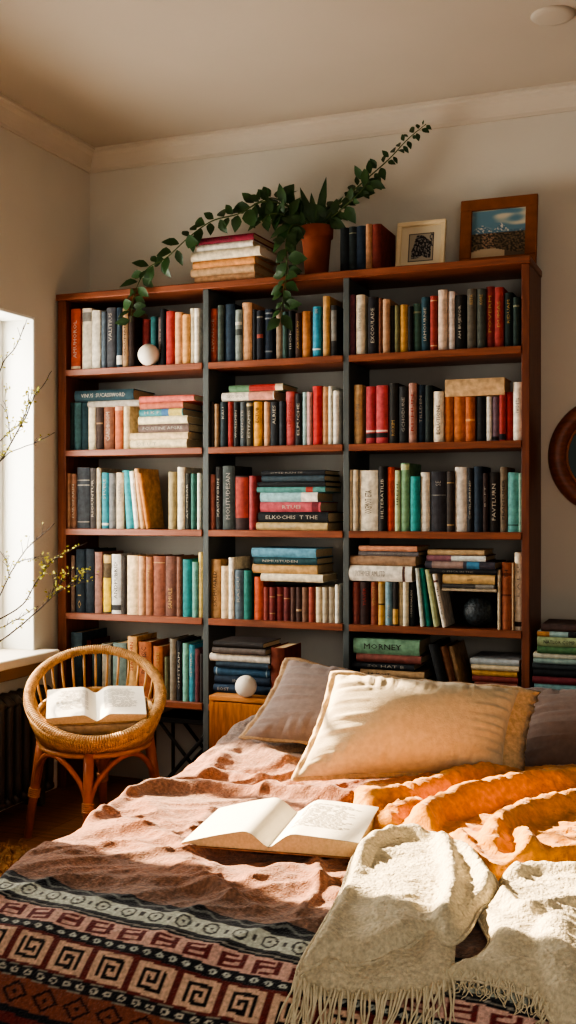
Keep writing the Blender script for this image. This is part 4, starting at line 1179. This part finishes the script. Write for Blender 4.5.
# open book on the bed ------------------------------------------------------
gb = onZ(268, 848, .385); ge = onZ(302, 810, .385); rz = math.atan2(-(ge.x - gb.x), ge.y - gb.y)
zmax = max(blanket_z(gb.x + dx * math.cos(rz) - dy * math.sin(rz), gb.y + dx * math.sin(rz) + dy * math.cos(rz)) for dx in (-.2, -.1, 0, .1, .2) for dy in (0, .1, .2, .3))
open_book('open_book', 'open book with cream pages lying on the salmon blanket', .205, .30, .045, '9c6a48', (gb.x, gb.y, zmax + .001), (0, 0, rz + .02))

# throws: height fields over the bed, outlined in true plan --------------------
def throw_base(X, Y):
    a = bed_z(X, Y) + .014; d = blanket_z(X, Y) + .001 - a
    return a + (d if d > .012 else .012 * math.exp((d - .012) / .012)) if d > -.05 else a
def cloth(name, m, outline, h0, strokes_, zref, edge=.018, step=.006, seed=0, parent=None, base=None, loc=None, nz=.006, hmin=.0012, sm=4, wr=0):
    base = base or throw_base
    wp = [ray_bed(px, py, h0 * .5) for px, py in outline]
    sp = spline([(p.x, p.y, 0) for p in wp + wp[:1]], 7)[:-1]
    poly = [(p.x, p.y) for p in sp]
    # even spacing along the outline
    out = []
    for i in range(len(poly)):
        a, b_ = poly[i], poly[(i + 1) % len(poly)]; L_ = math.dist(a, b_); k = max(1, round(L_ / step))
        for t in range(k): out.append((a[0] + (b_[0] - a[0]) * t / k, a[1] + (b_[1] - a[1]) * t / k))
    poly = out
    st_ = strokes(strokes_, zref)
    closed = poly + poly[:1]
    def inside(x, y):
        c = False; j = len(poly) - 1
        for i in range(len(poly)):
            if (poly[i][1] > y) != (poly[j][1] > y) and x < (poly[j][0] - poly[i][0]) * (y - poly[i][1]) / (poly[j][1] - poly[i][1]) + poly[i][0]: c = not c
            j = i
        return c
    x0, x1 = min(p[0] for p in poly), max(p[0] for p in poly); y0, y1 = min(p[1] for p in poly), max(p[1] for p in poly)
    pts = list(poly); n0 = len(poly); sd = [0.0] * n0
    y = y0; row = 0
    while y < y1:
        x = x0 + (step / 2 if row % 2 else 0)
        while x < x1:
            if inside(x, y):
                d = polydist(x, y, closed)
                if d > step * .5: pts.append((x, y)); sd.append(d)
            x += step
        y += step * .866; row += 1
    res = delaunay_2d_cdt([Vector(p) for p in pts], [(i, (i + 1) % n0) for i in range(n0)], [], 1, 1e-6)
    vs = []
    oi = res[3]
    for k, v in enumerate(res[0]):
        src = oi[k][0] if oi[k] else 0; d = sd[src]
        k1 = math.sqrt(max(0, 1 - (1 - min(1, d / edge)) ** 2)); k2 = smooth(0, edge * 2, d)
        hgt = h0 * k1
        pos_ = neg_ = 0
        for pl, amp, w in st_:
            ds, tt = polydt(v.x, v.y, pl)
            if ds < 2.2 * w:
                prof = math.sqrt(max(0, 1 - (ds / (1.45 * w)) ** 2)) * .8 + .2 * math.exp(-(ds / w) ** 2)
                g = amp * prof * (.35 * k1 + .65 * k2) * (.35 + .65 * min(1, math.sin(PI * (.04 + .92 * tt)) * 2.2))
                if g > 0: pos_ = (pos_ ** 4 + g ** 4) ** .25
                else: neg_ = min(neg_, g)
        hgt += pos_ + neg_
        hgt += nz * k2 * (noise.noise(Vector((v.x * 8 + seed, v.y * 6, seed))) + .3 * noise.noise(Vector((v.x * 20, v.y * 22 + seed, 2))))
        vs.append(Vector((v.x, v.y, max(hmin, hgt))))
    nb_ = [set() for _ in vs]
    for f in res[2]:
        for i in range(len(f)):
            nb_[f[i]].add(f[i - 1]); nb_[f[i - 1]].add(f[i])
    hs = [v.z for v in vs]
    def wrk(v): return wr * (1 - abs(noise.noise(Vector((v.x * 9 + .05 * math.sin(v.y * 20) * 9 + seed, v.y * 22, 3))))) ** 4 + wr * .5 * (1 - abs(noise.noise(Vector((v.x * 22 + v.y * 14, v.y * 30 - v.x * 10, 6))))) ** 4
    for _ in range(sm):
        hs = [h * .4 + .6 * sum(hs[j] for j in nb_[i]) / len(nb_[i]) if nb_[i] and sd[oi[i][0] if oi[i] else 0] > 0 else h for i, h in enumerate(hs)]
    for k, (v, h) in enumerate(zip(vs, hs)):
        d = sd[oi[k][0] if oi[k] else 0]; v.z = base(v.x, v.y) + h + wrk(v) * smooth(0, edge * 2, d)
    q = MB(); org = loc or Vector((0, 0, 0))
    q.add([v - org for v in vs], [f for f in res[2]])
    o = q.build(name, m, parent, True); return o, poly
ORG = mat('orange_wool', 'd08c34', .95, .24, 60, .7, 150, spec=.1, sheen=.3)
CRM = mat('cream_knit', 'd3c6a8', .95, .2, 140, 1.6, 130, spec=.08, sheen=.2)
oth, _ = cloth('orange_throw', ORG, [(352, 808), (357, 797), (372, 791), (400, 788), (430, 783), (470, 779), (510, 777), (545, 776), (590, 775), (640, 790), (645, 850), (600, 866), (576, 868), (545, 873), (520, 877), (500, 882), (488, 882), (474, 872), (455, 861), (430, 850), (400, 843), (375, 839), (361, 828)], .028, [
 ([(362, 806), (395, 803), (430, 794), (470, 783), (512, 780)], .040, .026),
 ([(418, 842), (424, 826), (448, 812), (490, 800), (535, 791), (590, 786)], .050, .026),
 ([(385, 830), (395, 815), (420, 806)], .022, .02),
 ([(492, 846), (504, 829), (524, 820), (548, 815), (600, 806)], .046, .024),
 ([(516, 838), (530, 850), (520, 864), (502, 876)], .034, .018),
 ([(452, 838), (472, 856), (486, 874)], .030, .018),
 ([(540, 862), (580, 852), (620, 846)], .020, .025),
 ([(432, 806), (456, 796), (486, 790)], -.018, .014), ([(440, 824), (470, 816), (500, 806)], -.016, .012)], .40, seed=2, nz=.006, wr=.009)
tag(oth, 'crumpled burnt orange wool throw beside the cream pillow', 'throw blanket')
thr = thing('cream_throw', 'cream knitted throw with fringed ends trailing over the foot of the bed', 'throw blanket', (-.55, 1.95, .36))
LOC = Vector(thr.location)
def over(hh): 
    return lambda x, y: blanket_z(x, y) + hh
under, upoly = cloth('under_layer', CRM, [(350, 908), (333, 925), (312, 958), (298, 984), (300, 991), (318, 1001), (350, 1006), (390, 1007), (425, 1003), (452, 994), (455, 965), (455, 930), (440, 905), (400, 895)], .012, [
 ([(335, 940), (330, 970), (332, 1000)], .012, .016), ([(390, 960), (395, 1005)], .010, .02), ([(430, 950), (432, 1000)], .010, .014)], .30, edge=.01, parent=thr, loc=LOC, seed=4, nz=.003)
up_, upoly2 = cloth('upper_fold', CRM, [(350, 874), (358, 856), (374, 846), (400, 839), (430, 838), (448, 844), (466, 858), (482, 872), (494, 886), (500, 904), (482, 917), (466, 944), (448, 954), (430, 944), (405, 958), (376, 971), (350, 975), (329, 971), (306, 979), (297, 984), (304, 966), (322, 936), (338, 908)], .030, [
 ([(356, 880), (364, 862), (384, 850), (408, 845), (426, 847)], .028, .015),
 ([(441, 848), (450, 874), (452, 905), (442, 938)], .030, .013),
 ([(460, 858), (477, 878), (488, 900)], .028, .012),
 ([(350, 890), (336, 918), (318, 950), (306, 972)], .012, .013),
 ([(400, 900), (392, 930), (380, 962)], .010, .03),
 ], .38, edge=.010, parent=thr, loc=LOC, seed=9, nz=.003, hmin=.015, sm=6, wr=.006)
rt, rpoly = cloth('trailing_end', CRM, [(497, 890), (510, 883), (535, 880), (560, 882), (600, 886), (640, 940), (640, 1010), (620, 1060), (570, 1050), (550, 1026), (535, 1007), (500, 995), (470, 988), (441, 985), (452, 974), (478, 964), (489, 950), (482, 934), (478, 922), (494, 908)], .020, [
 ([(496, 908), (510, 922), (532, 934), (555, 927), (590, 919)], .026, .012),
 ([(502, 894), (535, 886), (590, 890)], .022, .016),
 ([(560, 930), (556, 960), (566, 1000)], .016, .022),
 ([(515, 945), (500, 970), (490, 985)], .010, .022)], .36, edge=.012, parent=thr, loc=LOC, seed=15, nz=.004, hmin=.006, wr=.008)
def fringe(pl, n, lmin, lmax, parent, rad=.0022, curl=.6):
    q = MB(); sp = spline([tuple(p) for p in pl], 14)
    for k in range(n):
        t = k / (n - 1) * (len(sp) - 1.001); i = int(t); p = sp[i].lerp(sp[i + 1], t - i)
        L_ = random.uniform(lmin, lmax); a = random.uniform(-.45, .45) * curl; pts = []
        x, y = p.x, p.y
        for j in range(7):
            f = j / 6; yy = y - L_ * f * .62; xx = x + a * L_ * f + .004 * math.sin(f * 6 + k) * curl
            pts.append(Vector((xx, yy, (throw_base(xx, yy) if j < 2 else blanket_z(xx, yy)) + .009 + .004 * math.sin(f * 5 + k * 1.7) + (.006 if j == 0 else 0))) - LOC)
        q.tube(pts, [rad * (1.15 if j < 2 else .9 if j < 5 else .55) for j in range(7)], 5)
    q.build('fringe', FRG, parent, True)
def hem(poly_, hh, rad, name='rolled_edge'):
    q = MB(); q.tube([Vector((x, y, throw_base(x, y) + hh)) - LOC for x, y in poly_[::2]], rad, 6, True); q.build(name, CRM, thr, True)
hem(upoly2, .0155, .0042)
hem(rpoly, .0065, .0032)
FRG = mat('cream_fringe', 'd8ccae', .95, .12, 80, spec=.08)
fringe([ray_bed(x, y, .008) for x, y in ((297, 985), (304, 993), (318, 1001), (350, 1005), (390, 1006), (425, 1002), (452, 993))], 64, .07, .13, thr)
fringe([ray_bed(x, y, .008) for x, y in ((442, 984), (470, 986), (500, 994), (535, 1006), (549, 1024))], 70, .02, .05, thr, .0016, 1.2)

# shaggy rug -----------------------------------------------------------------
rug = thing('shaggy_rug', 'tan shaggy rug edge on the wooden floor left of the bed', 'rug', (-1.95, 2.72, 0))
RUGM = mat('tan_shag', '8a6642', 1, .25, 40, spec=.05)
q = MB(); q.box(-.28, .42, -.6, .36, 0, .012, c=.004); q.build('rug_base', RUGM, rug)
q = MB()
for k in range(1500):
    x, y = random.uniform(-.285, .42), random.uniform(-.6, .365); a = random.uniform(0, 2 * PI); l_ = random.uniform(.015, .03)
    q.tube([(x, y, .01), (x + math.cos(a) * l_ * .4, y + math.sin(a) * l_ * .4, .01 + l_ * .7), (x + math.cos(a) * l_, y + math.sin(a) * l_, .012 + l_ * .8)], [.0022, .0018, .0006], 3)
o = q.build('rug_pile', RUGM, rug); o['kind'] = 'stuff'

# ------------------------------------------------------------------ potted trailing plant
PY = D + .11
pc = onY(316.5, 230, PY); pot_h = pc.z + .01 - ZS[0]
plant = thing('trailing_plant', 'terracotta potted plant with long trailing vines on top of the bookcase', 'potted plant', (pc.x, PY, ZS[0]))
R1 = .062
q = MB(); q.lathe([(.0001, 0), (R1 * .68, 0), (R1 * .70, .004), (R1 * .90, pot_h * .76), (R1 * .92, pot_h * .78), (R1 * 1.02, pot_h * .785), (R1 * 1.05, pot_h * .99), (R1 * 1.03, pot_h), (R1 * .93, pot_h), (R1 * .88, pot_h * .86), (.0001, pot_h * .86)], 40); q.build('pot', TERRA, plant, True)
q = MB(); q.lathe([(.0001, pot_h * .93), (R1 * .92, pot_h * .9)], 24); q.build('soil', SOIL, plant)
PO = Vector(plant.location)
def leaf(q, p, d, up, L_, W_, bend=.25):
    d = d.normalized(); s_ = d.cross(up).normalized(); n_ = s_.cross(d).normalized(); rows = []
    for k, (f, wv) in enumerate(((0, .06), (.15, .55), (.38, 1), (.62, .86), (.84, .42), (1, .02))):
        c = p + d * L_ * f - n_ * L_ * bend * f * f
        rows.append((c - s_ * W_ * wv / 2 + n_ * W_ * .12 * wv, c, c + s_ * W_ * wv / 2 + n_ * W_ * .12 * wv))
    vs = [v for r in rows for v in r]; fs = []
    for i in range(5):
        for k in range(2): fs.append((i * 3 + k, i * 3 + k + 1, (i + 1) * 3 + k + 1, (i + 1) * 3 + k))
    q.add(vs, fs)
def vine(ctrl, nleaf, l0, l1, w=.62, name='vine'):
    """ctrl: (px, py, Y) pixel control points with depth"""
    P = [onY(x, y, Y) - PO for x, y, Y in ctrl]; sp = spline(P, 8); n = len(sp)
    q = MB(); q.tube(sp, [.0036 * (1 - .6 * i / n) for i in range(n)], 6); v = q.build(name, STEM, plant, True)
    q = MB()
    for k in range(nleaf):
        f = (k + .6) / nleaf; i = min(n - 2, int(f * (n - 1))); p = sp[i].lerp(sp[i + 1], f * (n - 1) - i); d = (sp[i + 1] - sp[i]).normalized()
        L_ = (l0 + (l1 - l0) * f) * random.uniform(.8, 1.2); sd = 1 if k % 2 else -1
        side = d.cross(Vector((0, -1, .15))).normalized()
        dd = d * random.uniform(-.1, .8) + side * sd * random.uniform(.5, 1.1) + Vector((random.uniform(-.3, .3), random.uniform(-.5, .3), random.uniform(-.5, .25)))
        L_ *= random.uniform(.75, 1.25)
        leaf(q, p + dd.normalized() * .006, dd, Vector((random.uniform(-.6, .6), -1, random.uniform(-.2, .9))), L_, L_ * w * random.uniform(.85, 1.15), random.uniform(.1, .4))
    q.build('foliage', LEAF, v, True)
vine([(322, 224, PY), (338, 205, PY - .01), (362, 183, PY), (388, 160, PY + .02), (408, 139, PY + .03), (426, 124, PY + .04)], 40, .062, .024, .6)
vine([(306, 224, PY), (287, 206, PY - .03), (262, 202, PY - .05), (238, 214, PY - .07), (212, 221, PY - .09), (188, 238, PY - .11), (166, 258, PY - .125), (146, 270, PY - .135), (134, 296, PY - .145), (131, 322, PY - .145)], 50, .070, .060, .62)
vine([(307, 226, PY - .03), (292, 226, PY - .09), (286, 244, PY - .13), (287, 268, PY - .14), (284, 290, PY - .14), (281, 320, PY - .14)], 36, .066, .05, .64)
vine([(310, 224, PY), (290, 207, PY - .02), (272, 198, PY - .03), (254, 204, PY - .04)], 20, .06, .045)
vine([(322, 226, PY), (345, 206, PY - .03), (360, 192, PY - .04), (370, 180, PY - .04)], 16, .06, .045)
vine([(300, 225, PY - .02), (285, 215, PY - .05), (270, 214, PY - .06), (262, 222, PY - .07)], 16, .06, .05)
q = MB()
for (x0, y0, x1, y1, w_) in ((313, 226, 300, 186, .03), (315, 226, 311, 192, .03), (318, 226, 326, 176, .034), (322, 226, 342, 196, .026), (311, 226, 290, 196, .028), (319, 226, 334, 205, .026), (308, 228, 280, 207, .028), (316, 228, 318, 200, .03)):
    a = onY(x0, y0, PY) - PO; c_ = onY(x1, y1, PY - .02) - PO; leaf(q, a, c_ - a, Vector((random.uniform(-.4, .4), -1, .2)), (c_ - a).length, w_, .12)
q.build('blade_leaves', LEAF, plant, True)

# ------------------------------------------------------------------ budding branches in a vase on the sill
vx, vy = XL - .02, 2.93
vs_ = thing('vase', 'pale ceramic vase holding the budding twigs on the window sill', 'vase', (vx, vy, WZ0))
q = MB(); q.lathe([(.0001, 0), (.04, 0), (.055, .03), (.058, .07), (.045, .12), (.026, .15), (.024, .17), (.03, .18), (.026, .18), (.02, .165), (.02, .02), (.0001, .02)], 28); q.build('vase_body', CERAM, vs_, True)
neck = Vector((vx, vy, WZ0 + .17))
def twig(label, ctrl, buds, subs=()):
    P0 = [onY(x, y, Y) for x, y, Y in ctrl]
    P = [Vector((vx, vy, WZ0 + .03)), neck] + [neck.lerp(P0[0], .5) + Vector((0, 0, .02))] + P0
    r = thing('budding_branch', label, 'branch', P[0], 0, 'budding branches in the window vase')
    sp = spline([p - P[0] for p in P], 6); n = len(sp)
    sp = [p + Vector((noise.noise(p * 25), noise.noise(p * 25 + Vector((9, 0, 0))), noise.noise(p * 25 + Vector((0, 9, 0))))) * .006 * min(1, max(0, i / n - .25)) for i, p in enumerate(sp)]
    q = MB(); q.tube(sp, [.0042 * (1 - .7 * i / n) for i in range(n)], 6)
    tips = [(sp, .45)]
    for sc in subs:
        S = spline([onY(x, y, Y) - P[0] for x, y, Y in sc], 6); q.tube(S, [0.0021 * (1 - .6 * i / len(S)) for i in range(len(S))], 5); tips.append((S, .1))
    # side twiglets
    ends = []
    for (S, f0) in list(tips):
        for k in range(9):
            f = random.uniform(f0, .97); i = int(f * (len(S) - 2)); d = (S[i + 1] - S[i]).normalized(); sd = Vector((random.uniform(-1, 1), random.uniform(-.6, .6), random.uniform(-.6, 1)))
            e = S[i] + (d * .7 + sd * .6) * random.uniform(.02, .05); q.tube([S[i], (S[i] + e) / 2 + Vector((0, 0, .003)), e], [.0014, .0011, .0008], 4); ends.append(e)
    q.build('twig', TWIG, r, True)
    q = MB()
    for k in range(buds):
        S, f0 = random.choice(tips); 
        if random.random() < .55 and ends: p = random.choice(ends) + Vector((random.uniform(-1, 1), random.uniform(-1, 1), random.uniform(-1, 1))) * .012
        else:
            f = random.uniform(f0, 1); i = int(f * (len(S) - 2)); p = S[i] + Vector((random.uniform(-1, 1), random.uniform(-1, 1), random.uniform(-1, 1))) * .006
        d = Vector((random.uniform(-1, 1), random.uniform(-1, 1), random.uniform(-.3, 1))); leaf(q, p, d, Vector((.3, -1, .4)), random.uniform(.008, .016), .007, .2)
    o = q.build('buds', BUD, r, True); o['kind'] = 'stuff'
ya = 3.42
twig('upper budding branch crossing the window edge with most yellow leaves', [(-30, 500, ya - .1), (0, 461, ya), (12, 441, ya), (25, 418, ya), (34, 397, ya), (44, 384, ya), (52, 371, ya)], 120, [[(0, 441, ya), (10, 432, ya), (19, 424, ya), (28, 408, ya)], [(11, 441, ya), (8, 420, ya), (5, 400, ya), (7, 384, ya)], [(22, 424, ya), (28, 405, ya), (33, 390, ya)]])
twig('highest thin bare branch against the top of the window jamb', [(-25, 420, ya - .1), (-4, 380, ya), (4, 361, ya), (15, 348, ya), (22, 332, ya), (27, 319, ya)], 22)
twig('nearly level thin branch at mid window reaching the bookcase edge', [(-20, 480, ya - .1), (0, 461, ya), (11, 452, ya), (34, 443, ya), (55, 432, ya)], 22)
twig('lowest long branch ending in pale buds before the navy books', [(-30, 655, ya - .2), (0, 641, ya - .1), (25, 622, ya), (46, 603, ya), (63, 589, ya), (82, 583, ya), (95, 579, ya)], 110, [[(56, 594, ya), (62, 580, ya), (72, 568, ya)], [(66, 588, ya), (78, 576, ya), (90, 572, ya)], [(46, 603, ya), (52, 592, ya), (58, 575, ya)]])
twig('short low branch just above the lowest one', [(-25, 640, ya - .2), (0, 628, ya - .1), (19, 618, ya), (38, 606, ya)], 18)
twig('rising lower branch ending near the fourth shelf books', [(-25, 632, ya - .2), (0, 619, ya - .1), (23, 604, ya), (38, 579, ya), (53, 560, ya), (69, 551, ya), (88, 542, ya)], 60, [[(38, 579, ya), (44, 572, ya), (46, 562, ya)]])
twig('steep branch rising at the lower window edge', [(-20, 625, ya - .2), (0, 595, ya), (9, 576, ya), (25, 551, ya), (36, 540, ya), (55, 523, ya)], 30, [[(9, 576, ya), (7, 565, ya), (6, 555, ya)], [(18, 562, ya), (28, 559, ya), (37, 557, ya)]])

# unseen tree added outside the window so its trunk shades part of the pillows
tree = thing('shade_tree', 'unseen bare tree trunk added outside the window to shade the pillows', 'tree', (-4.3, 3.99, -.6))
q = MB(); q.tube(spline([(0, 0, 0), (.01, .02, 1.2), (-.02, 0, 2.4), (.03, .03, 3.6), (0, 0, 4.6)], 6), [.22 - .0045 * i for i in range(25)], 14); q.build('trunk', TWIG, tree, True)
for (z0_, dx, dy, dz_) in ((3.0, -.6, .9, 1.2), (3.4, .3, -.8, 1.1), (3.9, -.7, -.5, .9)):
    q = MB(); q.tube(spline([(0, 0, z0_), (dx * .4, dy * .4, z0_ + dz_ * .3), (dx, dy, z0_ + dz_)], 6), [.07 - .004 * i for i in range(13)], 8); q.build('bough', TWIG, tree, True)
# ------------------------------------------------------------------ light
sun_d = bpy.data.lights.new('sun', 'SUN'); sun = bpy.data.objects.new('sun', sun_d); C.objects.link(sun)
sun_d.energy = 30; sun_d.angle = math.radians(.8); sun_d.color = (1, .80, .55)
sdir = Vector((.86, -.21, -.46)); sun.rotation_euler = sdir.to_track_quat('-Z', 'Y').to_euler()
def area(name, loc, target, sx, sy, energy, col):
    d = bpy.data.lights.new(name, 'AREA'); d.shape = 'RECTANGLE'; d.size = sx; d.size_y = sy; d.energy = energy; d.color = col
    o = bpy.data.objects.new(name, d); C.objects.link(o); o.location = loc
    o.rotation_euler = (Vector(target) - Vector(loc)).to_track_quat('-Z', 'Y').to_euler(); return o
area('window_skylight', (XL - .32, 3.1, 1.3), (0, 2.95, 1.0), 1.3, 1.15, 62, (1, .95, .86))
area('room_fill', (.5, -.9, 1.25), (-1.2, 3.6, .95), 1.6, 1.2, 13, (1, .93, .85))
area('bedside_fill', (.75, -.6, 1.5), (-.7, 1.9, .2), 1.3, 1.0, 11, (1, .95, .88))
wd = bpy.data.worlds.new('world'); SC.world = wd; wd.use_nodes = True; nt = wd.node_tree; bg = nt.nodes['Background']
tc = nt.nodes.new('ShaderNodeTexCoord'); sx = nt.nodes.new('ShaderNodeSeparateXYZ'); nt.links.new(tc.outputs['Generated'], sx.inputs[0])
mr_ = nt.nodes.new('ShaderNodeMapRange'); mr_.inputs[1].default_value = -.35; mr_.inputs[2].default_value = -.8; mr_.inputs[3].default_value = 0; mr_.inputs[4].default_value = 1
nt.links.new(sx.outputs['X'], mr_.inputs[0])
mxw = nt.nodes.new('ShaderNodeMix'); mxw.data_type = 'RGBA'; mxw.inputs['A'].default_value = (.17, .157, .135, 1); mxw.inputs['B'].default_value = (2.6, 2.55, 2.3, 1)
nt.links.new(mr_.outputs[0], mxw.inputs['Factor']); nt.links.new(mxw.outputs['Result'], bg.inputs['Color']); bg.inputs['Strength'].default_value = 1
SC.view_settings.view_transform = 'AgX'
SC.view_settings.look = 'AgX - High Contrast'
SC.view_settings.exposure = 0.12
SC.cycles.use_denoising = True
